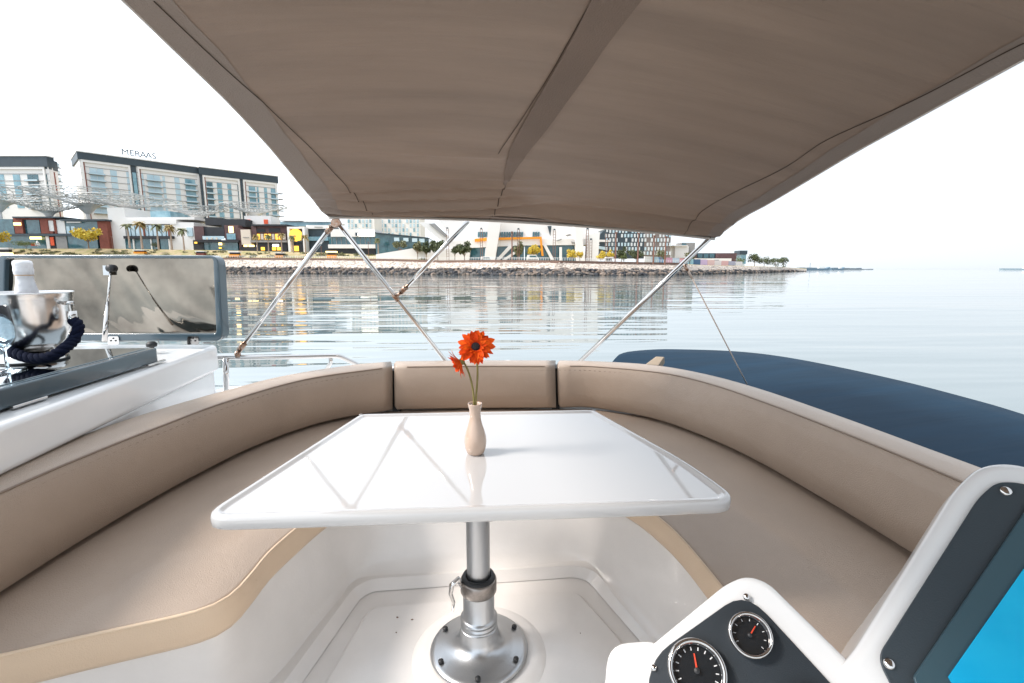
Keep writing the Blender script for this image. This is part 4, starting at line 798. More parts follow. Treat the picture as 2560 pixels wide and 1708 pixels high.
# --- vase and flowers
vc = onz(1189, 1133, .617); vc.z = .6168
VS = thing('bud_vase', 'small cream ceramic bud vase standing on the white table', 'vase', tuple(vc))
pf = [(0, .002), (.020, .0), (.024, .004), (.0285, .018), (.0305, .034), (.0295, .048), (.025, .066), (.0195, .082), (.0160, .098), (.0150, .112), (.0158, .124), (.0185, .137), (.0195, .141), (.0190, .1425), (.0165, .1405), (.0140, .128), (.0125, .112), (.0125, .09), (.0, .088)]
MB().lathe(pf, vc, 48).to('vase_body', CERAM, VS, smooth=True)
def flower(name, lab, stem_pts, nrm_, rad, layers, m_, seed, squash=0):
    rn = random.Random(seed); top_ = V(stem_pts[-1]); FL = thing(name, lab, 'flower', tuple(stem_pts[0]), 'orange gerberas in the vase')
    MB().tube(catmull(stem_pts, 10), .0026, 8).to('stem', STEM, FL, smooth=True)
    q = nrm_.normalized().to_track_quat('Z', 'Y').to_matrix()
    MB().lathe([(0, -.010), (.006, -.008), (.010, -.002), (.008, .002)], top_, 16, axis=nrm_).to('calyx', STEM, FL, smooth=True)
    for li, (cnt, r_, tilt) in enumerate(layers):
        for k in range(cnt):
            a = 2 * math.pi * (k + .5 * (li % 2) + rn.uniform(-.25, .25)) / cnt; L = r_ * rn.uniform(.86, 1.12); t0 = tilt + rn.uniform(-.16, .16); wd = L * rn.uniform(.15, .20); rows = []
            u_ = V((math.cos(a), math.sin(a), 0)); s_ = V((-u_.y, u_.x, 0)); curl = rn.uniform(-.25, .2); tw = rn.uniform(-.3, .3)
            for i in range(7):
                t_ = i / 6; x = rad * .16 + (L - rad * .16) * t_; zz = math.sin(t0) * L * t_ - (.35 + curl) * L * t_ * t_ * .5; wv = wd * (math.sin(math.pi * min(1, .16 + t_ * .80)) ** .7) * (1 if i < 6 else .35)
                row = [u_ * x + s_ * (wv * e) + V((0, 0, zz + abs(e) * wv * .35 + e * wv * tw)) for e in (-1, -.4, .4, 1)]
                rows.append([top_ + q @ p for p in row])
            MB().grid(rows).to('petal', m_ if rn.random() < .7 else PETAL2, FL, smooth=True)
    return FL, q, top_
vt = vc + V((0, 0, .095))
F1 = onz(1189, 1133, .617).y / math.cos(YAW)
pt = lambda x, y, dF=0: atF(x, y, 1.224 + dF)
h1 = pt(1189, 868, -.012)
FLA, q_, t_ = flower('gerbera', 'large fully open orange gerbera with dark centre standing upright', [vt + V((.002, .002, 0)), pt(1190, 1000, .005), pt(1194, 930, .006), h1], (V((0, 0, CZ)) - h1).normalized() + V((.05, 0, .42)), .052, [(16, .050, .04), (15, .047, .22), (12, .036, .42), (12, .022, .62)], PETAL, 5)
hd = MB(); hd.lathe([(.0125, .000), (.011, .006), (.006, .008), (0, .0075)], t_, 18, axis=(q_ @ V((0, 0, 1)))); hd.to('flower_centre', mat('dark_florets', (.018, .008, .012), .7, bump=1, bscale=500), FLA, smooth=True)
fil = MB(); rn = random.Random(9)
for k in range(44):
    a = 2 * math.pi * k / 44; r0 = .0125; fil.tube([t_ + q_ @ V((r0 * .8 * math.cos(a), r0 * .8 * math.sin(a), .003)), t_ + q_ @ V((r0 * 1.35 * math.cos(a), r0 * 1.35 * math.sin(a), .008 + rn.uniform(-.001, .002)))], [.0011, .0005], 4)
fil.to('inner_florets', PETAL2, FLA, kind='stuff')
h2 = pt(1153, 905, -.004)
flower('gerbera', 'smaller drooping orange gerbera hanging left below the open bloom', [vt + V((-.003, 0, 0)), pt(1184, 990, .002), pt(1176, 945, .0), pt(1163, 912, -.002), h2], V((-1, -.15, -.55)), .034, [(13, .040, .55), (11, .036, .80), (8, .028, 1.0)], PETAL, 12)

# --- white outer shell behind the backrests, foredeck, hull
hull = thing('yacht_hull', 'white yacht shell around the cockpit seating', 'boat', (0, 1.5, WZ))
Oall = [V((*p, 0)) for p in Lo_[:-1] + [(-.2, 2.72), (.1, 2.71)] + Ro_]
Oall = resample(catmull(Oall, 8), 120); rows = []
cc = V((0, 1.2, 0))
for i, p in enumerate(Oall):
    d = (Oall[min(i + 1, 119)] - Oall[max(i - 1, 0)]).normalized(); nn = V((-d.y, d.x, 0))
    rows.append([p - nn * .10 + V((0, 0, .30)), p + nn * .004 + V((0, 0, .42)), p + nn * .02 + V((0, 0, .555)), p + nn * .05 + V((0, 0, .56)), p + nn * .09 + V((0, 0, .53)), p + nn * .12 + V((0, 0, .3)), p + nn * .14 + V((0, 0, WZ + 1)), p + nn * .02 + V((0, 0, WZ - .3))])
MB().grid(rows).to('coaming', GEL, hull, smooth=True)
dk = [onz(500, 985, .38), onz(572, 966, .38), onz(640, 962, .38), V((-.75, 3.0, .38)), V((-.5, 3.5, .38)), V((.2, 3.8, .38)), V((.75, 3.4, .38)), V((1.2, 2.6, .38)), V((.62, 2.74, .38)), V((.1, 2.80, .38)), V((-.5, 2.80, .38)), V((-1.0, 2.50, .38)), V((-1.2, 2.2, .38)), V((-1.5, 1.9, .38)), V((-2.1, 1.9, .38))]
MB().prism(dk, (0, 0, -.12)).to('foredeck', GEL, hull, bevel=.01)
MB().prism([p + V((0, 0, -.12)) + (V((0, 2.6, 0)) - V((p.x, p.y, 0))) * .06 for p in dk], (0, 0, WZ + .6)).to('topsides', GEL, hull)
# navy cover on the right
nO = [onz(1552, 904, .49), onz(1575, 895, .5), onz(1640, 887.5, .5), onz(1710, 886.7, .5), onz(1830, 890, .5), onz(1940, 901, .5), onz(2077, 926, .5), onz(2261, 968, .5), onz(2445, 1018.5, .5), onz(2560, 1055, .5), V((2.08, 1.0, .5)), V((2.1, .2, .5)), V((2.1, -.6, .5))]
nO = resample(catmull(nO, 8), 90); nI = resample([V((p.x, p.y, .47)) for p in catmull([(*p, 0) for p in [(.70, 2.72)] + [(a + .06, b_ + .03) for a, b_ in Ro_[2:]]], 8)], 90)
rows = []
for a, b_ in zip(nI, nO):
    d = (b_ - a); d.z = 0; L_ = d.length; d.normalize()
    r_ = [a.lerp(b_, t_) + V((0, 0, .06 * math.sin(math.pi * t_ * .55) - .0 * t_)) * (1 if t_ < .9 else .6) for t_ in (0, .15, .3, .45, .6, .75, .88)]
    r_ += [b_ + V((0, 0, .0)), b_ + d * .02 + V((0, 0, -.03)), b_ + d * .01 + V((0, 0, -.12)), b_ - d * .15 + V((0, 0, WZ * .6)), b_ - d * .3 + V((0, 0, WZ - .8))]
    rows.append(r_)
MB().grid(rows).to('navy_cover', NAVY, None, 'smooth navy blue cover bulging outside the right backrest', 'boat cover', smooth=True)
bx = MB(); P = [atF(1613, 911, 2.75), atF(1640, 891, 2.78), atF(1661, 892, 2.78), atF(1646, 914, 2.75)]; bx.prism(P, (0.03, .06, -.05)); bx.to('deck_bracket', mat('tan_bracket', (.42, .33, .24), .5), None, 'small tan bracket sticking up behind the right backrest', 'bracket', bevel=.004)

# --- left wet bar: cabinet, two grey lids
BAR = thing('wet_bar', 'white wet bar cabinet with two open grey mirror lids', 'bar unit', (-1.9, 1.8, -.03))
e0, e1 = onz(0, 973, .80), onz(397, 869, .80); ed = (e1 - e0).normalized(); en = V((-ed.y, ed.x, 0)); en = en if en.x < 0 else -en
s0 = e0 - ed * .5
zc = .735
rF, rN = onz(549, 861, zc), onz(0, 1062, zc)
rN = rF + (rN - rF) * 1.5
cab = [rN, rF, rF + V((-1.25, .10, 0)), rN + V((-1.5, .3, 0))]
cab = rpoly(cab, [0, .05, .05, 0], 4)
MB().prism(cab, (0, 0, -.13)).to('counter_top', GEL, BAR, bevel=.02, segs=3)
MB().prism([p + V((0, 0, -.13)) + ((V((-1.9, 1.8, zc)) - p) * .03) for p in cab], (0, 0, -.9)).to('cabinet', GEL, BAR, bevel=.01)
MB().prism([p + V((0, 0, -.24)) + ((V((-1.9, 1.8, zc)) - p) * (-.012)) for p in cab], (0, 0, -.6)).to('side_moulding', GEL, BAR, bevel=.02, segs=3)
lp = rpoly([s0, e1, e1 + en * .62, s0 + en * .62], [.0, .025, .04, 0], 4)
sl_ = MB().prism([p + V((0, 0, -.058)) for p in lp], (0, 0, .058)).to('flat_lid', GREYP, BAR, 'grey lid lying flat', bevel=.006, segs=3)
ip = [s0 + en * .03, e1 - ed * .03 + en * .03, e1 - ed * .03 + en * .59, s0 + en * .59]
MB().prism([p + V((0, 0, .001)) for p in ip], (0, 0, .002)).to('mirror_panel', mat('flat_mirror', (.42, .47, .49), .05, 1, bump=.02, bscale=4), sl_)
for t_ in (.02, .86):
    a = e0.lerp(e1, t_) - en * .002 + V((0, 0, -.060)); MB().prism([a, a + ed * .11, a + ed * .11 - en * .012, a - en * .012], (0, 0, .008)).to('hinge', CHROME, sl_, bevel=.002)
# upright lid
FL_ = 2.25
def lq(x, y, dF=0): return atF(x, y, FL_ + dF)
oq = rpoly([lq(-12, 637), lq(545, 639), lq(557, 853), lq(-20, 853)], .045, 6); iq = rpoly([lq(12, 646), lq(532, 646.5), lq(540, 834), lq(6, 834)], .012, 6)
fwv = V((math.sin(YAW), math.cos(YAW), 0)); n = len(oq)
mb = MB(); oo = [p - fwv * 0 for p in oq]; ob = [p + fwv * .06 for p in oq]; ii = iq; ib = [p + fwv * .025 for p in iq]
fs = [(i, (i + 1) % n, (i + 1) % n + n, i + n) for i in range(n)] + [(i, (i + 1) % n, (i + 1) % n + 2 * n, i + 2 * n) for i in range(n)] + [(i + 2 * n, (i + 1) % n + 2 * n, (i + 1) % n + 3 * n, i + 3 * n) for i in range(n)] + [tuple(range(n, 2 * n))]
UL = mb.add(oo + ob + ii + ib, fs).to('upright_lid', GREYP, BAR, 'grey lid standing open, mirror inside', bevel=.005)
MB().prism([p + fwv * .022 for p in iq], fwv * .004).to('mirror_panel', MIRROR, UL)
a, b_ = lq(277, 671, -.04), atF(261, 853, 2.08); md = a.lerp(b_, .48)
stt = MB().tube([a, md], .005, 10).to('gas_strut', CHROME, BAR, smooth=True); MB().tube([md, b_], .0095, 12).to('strut_cylinder', CHROME, stt, smooth=True)
MB().lathe([(0, -.022), (.016, -.022), (.018, .0), (.016, .012), (0, .014)], a, 14, axis=-fwv).to('strut_socket', BLACKR, stt, smooth=True); MB().lathe([(0, 0), (.03, 0), (.024, .012), (0, .014)], V((b_.x, b_.y, zc + .001)), 16).to('strut_foot', RUSTY, stt, smooth=True)
MB().prism([lq(258, 664, .01), lq(276, 664, .01), lq(278, 688, .01), lq(260, 688, .01)], -fwv * .004).to('strut_plate', ALU, UL)
for x in (283, 482):
    P = [lq(x - 13, 841, -.006), lq(x + 13, 841, -.006), lq(x + 15, 862, -.006), lq(x - 15, 862, -.006)]; h_ = MB().prism(rpoly(P, .008, 3), fwv * .005).to('hinge_plate', CHROME, BAR)
    for dx, dy in ((-6, 852), (6, 852), (0, 846)): MB().lathe([(0, .003), (.0035, .002), (.004, 0)], lq(x + dx, dy, -.007), 8, axis=-fwv).to('screw', BLACKR, h_)
kb = atF(379, 862, 2.12); kb.z = zc; kk = MB(); kk.lathe([(.008, 0), (.008, .03), (.020, .034), (.022, .045), (.014, .056), (0, .058)], kb, 18); kk.to('black_knob', BLACKR, BAR, smooth=True)
# champagne bucket on a round stand
bc = onz(112, 903, .80); Fb_ = V((bc.x, bc.y, 0)).length; 
Fc = bc.y * math.cos(YAW) + bc.x * math.sin(YAW)
bk = atF(86, 900, Fc); bc = V((bk.x, bk.y, .8032)); px2m = Fc / 1168
SB = thing('ice_bucket', 'polished steel ice bucket with navy rope handle on the grey lid', 'ice bucket', tuple(bc))
rb = 92 * px2m; zr = zF(732, Fc) - bc.z; zbm = .032
zbm = .022
pf = [(0, zbm), (rb * .25, zbm + .004), (rb * .50, zbm + .020), (rb * .69, zbm + .046), (rb * .83, zbm + .082), (rb * .92, zbm + .12), (rb * .98, zr - .02), (rb, zr - .004), (rb * 1.012, zr), (rb, zr + .003), (rb * .975, zr), (rb * .95, zr - .05), (rb * .8, zbm + .09), (0, zbm + .03)]
MB().lathe(pf, bc, 64).to('bowl', mat('bucket_steel', (.68, .67, .66), .20, 1), SB, smooth=True)
MB().lathe([(rb * .72, .006), (rb * .71, .015), (rb * .66, .026), (rb * .50, .030), (rb * .3, .030)], bc, 48).to('foot', CHROME, SB, smooth=True); MB().lathe([(0, 0), (rb * .72, 0), (rb * .73, .003), (rb * .715, .006)], bc, 48).to('foot_ring', BLACKR, SB, smooth=True)
sd_ = V((math.cos(-YAW), math.sin(-YAW), 0)); lug = bc + sd_ * (rb * 1.0) + V((0, 0, zr - .035))
MB().tube([lug, lug + sd_ * .035], .0065, 12).to('lug', CHROME, SB, smooth=True); MB().tube([lug + sd_ * .022, lug + sd_ * .024 + V((0, 0, -.03))], .003, 8).to('lug_link', CHROME, SB)
e_ = lug + sd_ * .026 + V((0, 0, -.028)); MB().tube([e_, e_ + sd_ * .002 + V((0, 0, -.034))], [.0145, .016], 16).to('ferrule', CHROME, SB, smooth=True)
ctl = [e_ + sd_ * .002 + V((0, 0, -.032))] + [atF(x, y, Fc - d) for x, y, d in ((196, 815, .01), (186, 848, .03), (160, 872, .08), (122, 893, .10), (78, 896, .10), (40, 884, .09), (12, 862, .06), (-8, 825, .03))]
cp = catmull(ctl, 14); cp = resample(cp, 150)
rp = MB()
for k in range(3):
    pts = []
    for i, p in enumerate(cp):
        d = (cp[min(i + 1, 149)] - cp[max(i - 1, 0)]).normalized(); u_ = d.cross(V((0, .3, 1))).normalized(); v_ = d.cross(u_); a = i * .32 + k * 2.094; pts.append(p + (u_ * math.cos(a) + v_ * math.sin(a)) * .0085)
    rp.tube(pts, .0098, 7)
rp.to('rope_handle', ROPE, SB, smooth=True)
bt = bc - sd_ * (.005) + V((0, 0, 0)); bx_ = atF(67, 730, Fc + .02); bt = V((bx_.x, bx_.y, bc.z + zbm + .03)); zb0 = bt.z
BOT = thing('champagne_bottle', 'champagne bottle with white foil neck standing in the steel bucket', 'bottle', tuple(bt)); zt_ = zF(651, Fc + .02) - zb0
u_ = px2m
MB().lathe([(0, 0), (.040, 0), (.042, .02), (.042, zt_ - .19), (.036, zt_ - .16), (22 * u_, zt_ - .125)], bt, 32).to('bottle_glass', mat('green_glass', (.02, .06, .03), .1, coat=.5), BOT, smooth=True)
MB().lathe([(22.5 * u_, zt_ - .125), (21 * u_, zt_ - .10), (17.5 * u_, zt_ - .075), (16 * u_, zt_ - .055), (18.5 * u_, zt_ - .045), (19 * u_, zt_ - .032), (18 * u_, zt_ - .022), (18.8 * u_, zt_ - .012), (17.5 * u_, zt_ - .003), (12 * u_, zt_), (0, zt_ + .001)], bt, 32).to('foil', FOIL, BOT, smooth=True)
MB().lathe([(17.0 * u_, zt_ - .052), (17.4 * u_, zt_ - .050), (17.6 * u_, zt_ - .048)], bt, 32).to('foil_band', mat('gold_print', (.6, .38, .2), .4, .6), BOT)
def glass(lab, px, py):
    g = onz(px, py, .8032); k = g.y * math.cos(YAW) + g.x * math.sin(YAW); k /= 1168; G = thing('wine_glass', lab, 'glass', tuple(g), 'glasses on the grey lid')
    MB().lathe([(0, 0), (36 * k, .0005), (36 * k, .002), (6 * k, .005), (3.6 * k, .012), (3.2 * k, 50 * k), (5 * k, 56 * k), (16 * k, 66 * k), (24 * k, 84 * k), (25 * k, 110 * k), (20 * k, 165 * k), (19 * k, 165 * k), (24 * k, 110 * k), (23 * k, 85 * k), (15 * k, 68 * k), (0, 60 * k)], g, 28).to('glass_body', GLASSM, G, smooth=True)
glass('clear wine glass standing before the steel bucket', 20, 928); glass('clear glass half cut off by the left edge of the picture', -32, 940)

# --- stainless rail and bimini frame
FR_ = 2.86
RL = thing('deck_rail', 'polished steel grab rail on posts behind the left backrest', 'rail', tuple(atF(563, 975, FR_)))
FR_ = 2.42
rz = [atF(x, y, FR_ + d) for x, y, d in ((420, 893, 0), (548, 893.5, 0), (700, 893, .13), (822, 890.5, .24), (845, 891, .26), (862, 897, .28), (893, 912, .32), (915, 925, .34))]
MB().tube(rz[:3] + catmull(rz[3:], 5), .0132, 14).to('top_rail', CHROME, RL, smooth=True)
MB().tube([atF(564, 896, FR_), atF(566, 985, FR_)], .0142, 14).to('post', CHROME, RL, smooth=True)
MB().tube(catmull([atF(826, 896, FR_ + .25), atF(827, 905, FR_ + .25), atF(822, 915, FR_ + .26), atF(814, 930, FR_ + .28)], 4), .012, 12).to('short_post', CHROME, RL, smooth=True)
FRM = thing('steel_arch', 'polished steel tube arch with rusty joints holding up the fabric canopy', 'canopy arch', tuple(atF(1111, 899, 2.7)))
FR_ = 2.46
pA0 = atF(601, 872, FR_); pA1 = atF(829, 566, 2.25)
MB().tube([atF(594, 893, FR_), atF(594, 878, FR_)], [.019, .012], 12).to('foot_bracket', RUSTY, FRM, smooth=True)
MB().tube([pA0, pA1], .0115, 16).to('strut_tube', CHROME, FRM, smooth=True); MB().tube([pA0.lerp(pA1, -.012), pA0.lerp(pA1, .05)], .0145, 14).to('end_fitting', RUSTY, FRM, smooth=True); MB().tube([pA0.lerp(pA1, .955), pA0.lerp(pA1, 1.0)], .0135, 14).to('end_fitting', RUSTY, FRM, smooth=True)
MB().prism(rpoly([atF(828, 548, 2.25), atF(846, 546, 2.25), atF(853, 560, 2.25), atF(838, 570, 2.25), atF(826, 566, 2.25)], .006, 3), fwv * .02).to('corner_bracket', RUSTY, FRM, bevel=.002)
pB0 = atF(843, 556, 2.27); pB1 = atF(1118, 908, 2.72); MB().tube([pB0, pB1], .0115, 16).to('hoop_leg', CHROME, FRM, smooth=True)
jn = pB0 + (pB1 - pB0) * .50; rj, fj = ray(990, 742); 
best = min((abs((jn_ - C0).x * rj.z - (jn_ - C0).z * rj.x), k) for k, jn_ in ((k, pB0.lerp(pB1, k / 200)) for k in range(201)))
jn = pB0.lerp(pB1, best[1] / 200); jF = (jn - C0).dot(fwv); pC1 = atF(1170, 553, 2.30); jc = atF(1004, 730, jF)
MB().tube([jc, pC1], .0108, 16).to('strut_tube', CHROME, FRM, smooth=True); MB().tube([jc.lerp(pC1, -.01), jc.lerp(pC1, .08)], .0138, 14).to('end_fitting', RUSTY, FRM, smooth=True); MB().tube([jn.lerp(pB1, -.04), jn.lerp(pB1, .04)], .0145, 14).to('joint_collar', RUSTY, FRM, smooth=True); MB().tube([jn, jc], .008, 10).to('joint_link', RUSTY, FRM, smooth=True)
pD0 = atF(1778, 592, 2.20); pD1 = atF(1444, 910, 2.72); MB().tube([pD0, pD1], .0115, 16).to('hoop_leg', CHROME, FRM, smooth=True)
ey = atF(1716, 669, 2.285); MB().tube([ey + V((-.012, 0, .016)), ey + V((.0, 0, -.006)), ey + V((.008, 0, -.014))], .0075, 10).to('rope_eye', RUSTY, FRM, smooth=True)
rpe = MB(); rr0 = ey + V((.006, 0, -.008)); rr1 = onz(1868, 962, .5); rpe.tube([rr0, rr0.lerp(rr1, .5), rr1], .0032, 8); rpe.tube([rr0.lerp(rr1, .0), rr0.lerp(rr1, .07)], .0055, 8); rpe.to('tether_rope', mat('cream_rope', (.55, .46, .40), .8), None, 'thin cream rope stretched from the right pole to the navy cover', 'rope', smooth=True)

# --- canopy
def interp(T_, x):
    T_ = sorted(T_)
    if x <= T_[0][0]: return T_[0][1]
    for a, b_ in zip(T_, T_[1:]):
        if x <= b_[0]: t_ = (x - a[0]) / (b_[0] - a[0]); return a[1] + (b_[1] - a[1]) * t_
    return T_[-1][1]
KC = .64
LT = [(3.59, .374), (3.15, .486), (2.68, .626), (2.30, .72), (1.69, .829), (1.0, .93), (0, 1.0), (-1.0, 1.0)]; RT = [(3.34, .218), (3.0, .32), (2.74, .366), (2.10, .51), (1.45, .625), (.8, .72), (0, .79), (-1, .80)]
LT = [(a * KC, b_ * KC) for a, b_ in LT]; RT = [(a * KC, b_ * KC) for a, b_ in RT]
FOLDS = [(.055, .016, .020, .05, .45, .02, 0), (.105, .019, .030, .03, .47, .04, 1), (.165, .020, .030, .04, .48, .045, 3), (.225, .017, .020, .06, .46, .03, 4), (.285, .016, .013, .05, .47, .05, 5), (.37, .02, .009, .2, .49, .01, 1.5), (.50, .02, .006, .25, .47, .0, .5), (.075, .020, .018, .55, .98, -.05, 1), (.135, .024, .022, .52, .93, -.10, 2), (.20, .02, .010, .60, .98, -.05, 4)]
def cs(u, v):
    yl = KC * 3.59 - 4.8 * v; yr = KC * 3.34 - 4.65 * v; x = KC * (-1.11 + 2.76 * u); y = yl + (yr - yl) * u  # aft stretch, out of view, lengthened to block sky and darken the underside
    z = CZ + interp(LT, yl) * (1 - u) + interp(RT, yr) * u + (.045 + .10 * min(1, v * 4.6)) * KC * 4 * u * (1 - u)
    y += .02 * math.sin(math.pi * u)
    d0 = (KC * 3.59 * (1 - u) + KC * 3.34 * u) - y      # distance in from the far edge
    for a_, w_, h_, u0_, u1_, sl_, ph_ in FOLDS:
        if abs(d0 - a_) > .16: continue
        e = d0 - a_ - sl_ * (u - .3) - .008 * math.sin(7 * u + ph_); win = 1 / (1 + math.exp(-(u - u0_) * 30)) / (1 + math.exp((u - u1_) * 22)); z -= 1.7 * h_ * win * math.exp(-abs(e / w_) ** 1.4) * (1 if e > 0 else math.exp(-abs(e / w_) * .8))
    z += .003 * math.sin(9 * u + 6 * v) * math.sin(17 * v)
    return V((x, y, z))
NU, NV = 100, 420
G = [[cs(i / NU, (j / NV) ** 1.7) for i in range(NU + 1)] for j in range(NV + 1)]
CAN = thing('bimini_canopy', 'large taupe fabric canopy stretched over the cockpit', 'canopy', (0, 1.0, 1.4))
cvo = MB().grid(G).to('canopy_fabric', CANVAS, CAN, smooth=True); sm = cvo.modifiers.new('solid', 'SOLIDIFY'); sm.thickness = .003; sm.offset = 1
Ginv = np.array([[(p.x, p.y, p.z) for p in r] for r in G])
fwd3 = np.array([math.sin(YAW), math.cos(YAW), 0]); rgt = np.array([math.cos(YAW), -math.sin(YAW), 0])
rel = Ginv - np.array([0, 0, CZ]); fwc = rel @ fwd3; rc = rel @ rgt; uc = rel[..., 2]
zc_ = fwc * math.cos(PITCH) - uc * math.sin(PITCH); yc_ = fwc * math.sin(PITCH) + uc * math.cos(PITCH)
ok = zc_ > .3; PXX = np.where(ok, 1280 + FPX * rc / np.where(ok, zc_, 1), -9e9); PYY = np.where(ok, 854 - FPX * yc_ / np.where(ok, zc_, 1), -9e9)
def canhit(px, py):
    d = (PXX - px) ** 2 + (PYY - py) ** 2; j, i = np.unravel_index(np.argmin(d), d.shape); u, v = i / NU, (j / NV) ** 1.7
    def pj(u, v):
        q = cs(u, v) - C0; f = q.x * math.sin(YAW) + q.y * math.cos(YAW); r = q.x * math.cos(YAW) - q.y * math.sin(YAW); z = f * math.cos(PITCH) - q.z * math.sin(PITCH)
        return 1280 + FPX * r / z, 854 - FPX * (f * math.sin(PITCH) + q.z * math.cos(PITCH)) / z
    for _ in range(3):
        a = pj(u, v); e = 1e-3; b1 = pj(u + e, v); b2_ = pj(u, v + e); J = [(b1[0] - a[0]) / e, (b2_[0] - a[0]) / e, (b1[1] - a[1]) / e, (b2_[1] - a[1]) / e]; D = J[0] * J[3] - J[1] * J[2]
        if abs(D) < 1: break
        ex, ey_ = px - a[0], py - a[1]; u += max(-.03, min(.03, (J[3] * ex - J[1] * ey_) / D)); v += max(-.03, min(.03, (-J[2] * ex + J[0] * ey_) / D)); v = max(0, min(1, v)); u = max(0, min(1, u))
    return (u, v)
def canline(pts, n=60, dz=-.004, ext=None):
    uv = [canhit(*p) for p in pts]
    if ext: uv = uv + ext
    L_ = resample(catmull([(a, b_, 0) for a, b_ in uv], 6), n); return [cs(max(0, min(1, p.x)), max(0, min(1, p.y))) + V((0, 0, dz)) for p in L_]
c7 = lambda l: [(300 + x / 2.136, y / 2.136) for x, y in l]; c8 = lambda l: [(1200 + x / 1.728, y / 1.728) for x, y in l]
leftseam = c7([(1350, 1145), (1220, 1010), (1060, 830), (850, 625), (570, 370), (180, 0)]); rightseam = c8([(870, 1000), (1020, 870), (1300, 730), (1500, 600), (1850, 440), (2350, 180)])
zipl = c8([(40, 945), (110, 800), (190, 680), (310, 525), (450, 330), (560, 170), (690, 0), (790, -120)]); bandL = c8([(80, 660), (200, 480), (330, 270), (470, 20), (560, -120)]); mid2 = c8([(325, 500), (390, 250), (480, 0), (520, -120)])
def seam(pts, name='seam', ext=None, r=.0012): MB().tube(canline(pts, 80, -.003, ext), r, 6).to(name, THREAD, CAN, smooth=True)
seam(leftseam); seam(rightseam); seam(zipl, 'zip', r=.0017); seam(bandL); seam(mid2)
def cstrip(ptsA, ptsB, name, m_, dz=-.0025, n=70):
    A_ = canline(ptsA, n, dz); B_ = canline(ptsB, n, dz); MB().grid([[a.lerp(b_, k / 4) for k in range(5)] for a, b_ in zip(A_, B_)]).to(name, m_, CAN, smooth=True)
# centre sleeve: darker double fabric, the gap between sleeve edge and zip
cstrip(c8([(110, 800), (190, 680), (310, 525), (450, 330), (560, 170), (690, 0), (790, -120)]), c8([(100, 790), (125, 650), (230, 450), (340, 260), (400, 150), (475, 0), (530, -120)]), 'centre_sleeve', CANVAS2, -.006)
def edge_strip(u0, u1, name):
    rows = [];
    for j in range(0, NV + 1):
        v = (j / NV) ** 1.7; w_ = 1 + .05 * math.sin(9 * v * 4) + .025 * math.sin(31 * v * 4); rows.append([cs(u0 + (u1 - u0) * w_ * k_, v) + V((0, 0, -.0012)) for k_ in (0, .25, .5, .75, 1)])
    MB().grid(rows).to(name, mat('grey_canvas', (.28, .225, .19), .5, bump=.3, bscale=260), CAN, smooth=True)
edge_strip(0.001, .05, 'edge_hem'); edge_strip(.999, .968, 'edge_hem')
MB().tube([cs(i / 60, 0) + V((0, -.001, -.006)) for i in range(61)], .0065, 10).to('far_hem', HEM, CAN, smooth=True)
rows = [[cs(i / 60, 0) + V((0, .01, .0)), cs(i / 60, .004) + V((0, 0, -.004)), cs(i / 60, .008) + V((0, 0, -.005))] for i in range(61)]
MB().grid(rows).to('hem_pocket', CANVAS2, CAN, smooth=True)
for u_ in (0, 1): MB().tube([cs(u_, v / 50) for v in range(51)], .003, 8).to('side_hem', HEM, CAN, smooth=True)

# --- helm console, bottom right
HP = atF(1872, 1591, .0) ; r_, f_ = ray(1872, 1591); P1 = C0 + r_ * (.66 / math.sqrt(r_.length ** 2) * 1.0); n1 = V((-.30, -.64, .70)).normalized()
P1 = C0 + r_.normalized() * .80
HLM = thing('helm_console', 'white helm console with black gauge panel and framed blue screen', 'helm console', (.5, .6, -.03))
b2 = lambda l: [(1460 + x / 2.136, 1130 + y / 2.136) for x, y in l]
def hp(l, P, n_, off=0, r_=0, k=5):
    pts = [onplane(x, y, P, n_) + n_ * off for x, y in b2(l)]
    return rpoly(pts, r_, k) if r_ else pts
pod = hp([(180, 1700), (215, 1150), (760, 700), (870, 655), (985, 690), (1400, 1095), (1700, 1400), (1900, 1900), (180, 1900)], P1, n1, 0, .035)
MB().prism(pod, -n1 * .05).to('gauge_pod', GEL, HLM, bevel=.012, segs=4)
blk = hp([(335, 1700), (345, 1110), (860, 745), (1500, 1440), (1500, 1700)], P1, n1, .0015, .035)
GP = MB().prism(blk, n1 * .003).to('gauge_panel', DARKP, HLM, bevel=.001)
MB().prism(hp([(40, 1500), (88, 985), (420, 958), (520, 1500)], P1, n1, -.09, .03), -n1 * .3).to('lower_body', GEL, HLM, bevel=.02, segs=4)
vv = V((.15, .35, -.6))
MB().prism([p - n1 * .052 + (sum(pod, V()) / len(pod) - p) * .12 for p in pod], vv * .9).to('pedestal', GEL, HLM, bevel=.01)
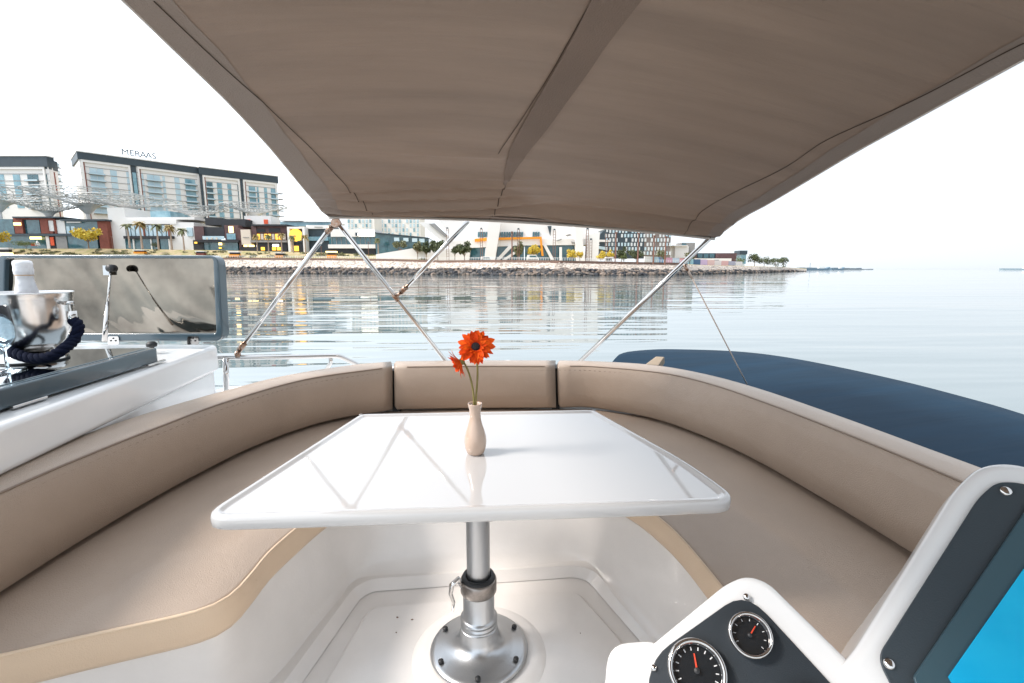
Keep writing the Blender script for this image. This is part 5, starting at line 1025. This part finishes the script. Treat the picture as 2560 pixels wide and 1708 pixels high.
def gauge(x, y, rpx, needle_a, ticks):
    (X, Y), = b2([(x, y)]); c = onplane(X, Y, P1, n1) + n1 * .0045; dd = (c - C0).length; k = dd / math.hypot(FPX, math.hypot(X - 1280, Y - 854)); rg = rpx / 2.136 * k * .94
    zax = V((0, 0, 1)); ux = n1.cross(V((0, 0, 1))).normalized() * -1; uy = n1.cross(ux) * -1
    if uy.z < 0: uy = -uy
    if ux.x < 0: ux = -ux
    bz = MB().lathe([(rg * .98, -.002), (rg, .006), (rg * 1.0, .013), (rg * .95, .017), (rg * .86, .0165), (rg * .80, .012), (rg * .79, .006)], c, 48, axis=n1).to('gauge', CHROME, HLM, smooth=True)
    MB().lathe([(0, .005), (rg * .80, .005)], c, 40, axis=n1).to('dial', mat('dial_black', (.010, .014, .018), .12, coat=1), bz)
    tk = MB()
    for i in range(ticks):
        a = R(215 - 250 * i / (ticks - 1)); d = ux * math.cos(a) + uy * math.sin(a); s_ = n1.cross(d); q0 = c + n1 * .0056 + d * rg * .62; q1 = c + n1 * .0056 + d * rg * .73; w_ = rg * .018
        tk.add([q0 - s_ * w_, q1 - s_ * w_, q1 + s_ * w_, q0 + s_ * w_], [(0, 1, 2, 3)])
    tk.to('tick_marks', mat('dial_print', (.75, .75, .75), .5), bz)
    d = ux * math.cos(needle_a) + uy * math.sin(needle_a); s_ = n1.cross(d); q0 = c + n1 * .0072 - d * rg * .08
    MB().prism([q0 - s_ * rg * .035, q0 + s_ * rg * .035, q0 + d * rg * .60 + s_ * rg * .022, q0 + d * rg * .60 - s_ * rg * .022], n1 * .0008).to('needle', mat('needle_red', (.70, .06, .02), .5), bz)
    MB().lathe([(0, .003), (rg * .10, .002), (rg * .10, 0)], c + n1 * .0075, 16, axis=n1).to('needle_cap', BLACKR, bz)
gauge(880, 985, 115, R(62), 9); gauge(602, 1172, 158, R(104), 13); gauge(1205, 1365, 112, R(80), 9)
def scr(x, y, P, n_, par, r_=.005):
    (X, Y), = b2([(x, y)]); c = onplane(X, Y, P, n_); MB().lathe([(r_, .0), (r_, .0025), (r_ * .7, .0042), (0, .0045)], c + n_ * .004, 14, axis=n_).to('screw', CHROME, par, smooth=True)
scr(865, 778, P1, n1, GP, .0045); scr(373, 1155, P1, n1, GP, .0042)
(X, Y), = b2([(1420, 1085)]); PJ = onplane(X, Y, P1, n1); n2 = V((-.38, -.60, .70)).normalized(); P2 = PJ + n2 * .012
fo = hp([(1330, 1180), (1440, 1070), (1990, 185), (2130, 55), (2330, 45), (2900, 260), (2900, 2100), (1900, 2100)], P2, n2, 0, .04, 6)
MB().prism(fo, -n2 * .06).to('screen_housing', GEL, HLM, bevel=.014, segs=4)
MB().prism([p - n2 * .062 + (sum(fo, V()) / len(fo) - p) * .1 for p in fo], vv * .9).to('pedestal', GEL, HLM, bevel=.01)
ch = hp([(1560, 1100), (2100, 250), (2200, 165), (2330, 170), (2800, 330), (2800, 2000), (1980, 2000), (1640, 1260)], P2, n2, .001, .03, 6)
BZ = MB().prism(ch, n2 * .004).to('screen_bezel', SLATE2, HLM, bevel=.0015)
MB().prism(hp([(1745, 1205), (2400, 235), (2800, 400), (2800, 2000), (1990, 1900)], P2, n2, .0055), n2 * .005).to('inner_frame', mat('teal_grey_frame', (.05, .10, .125), .3, coat=.3), BZ, bevel=.002)
MB().prism(hp([(1925, 1205), (2350, 600), (2800, 0), (2800, 2000), (2300, 1900)], P2, n2, .011), n2 * .002).to('screen', CYAN, BZ)
scr(2245, 218, P2, n2, BZ, .0065); scr(1625, 1135, P2, n2, BZ, .0062)
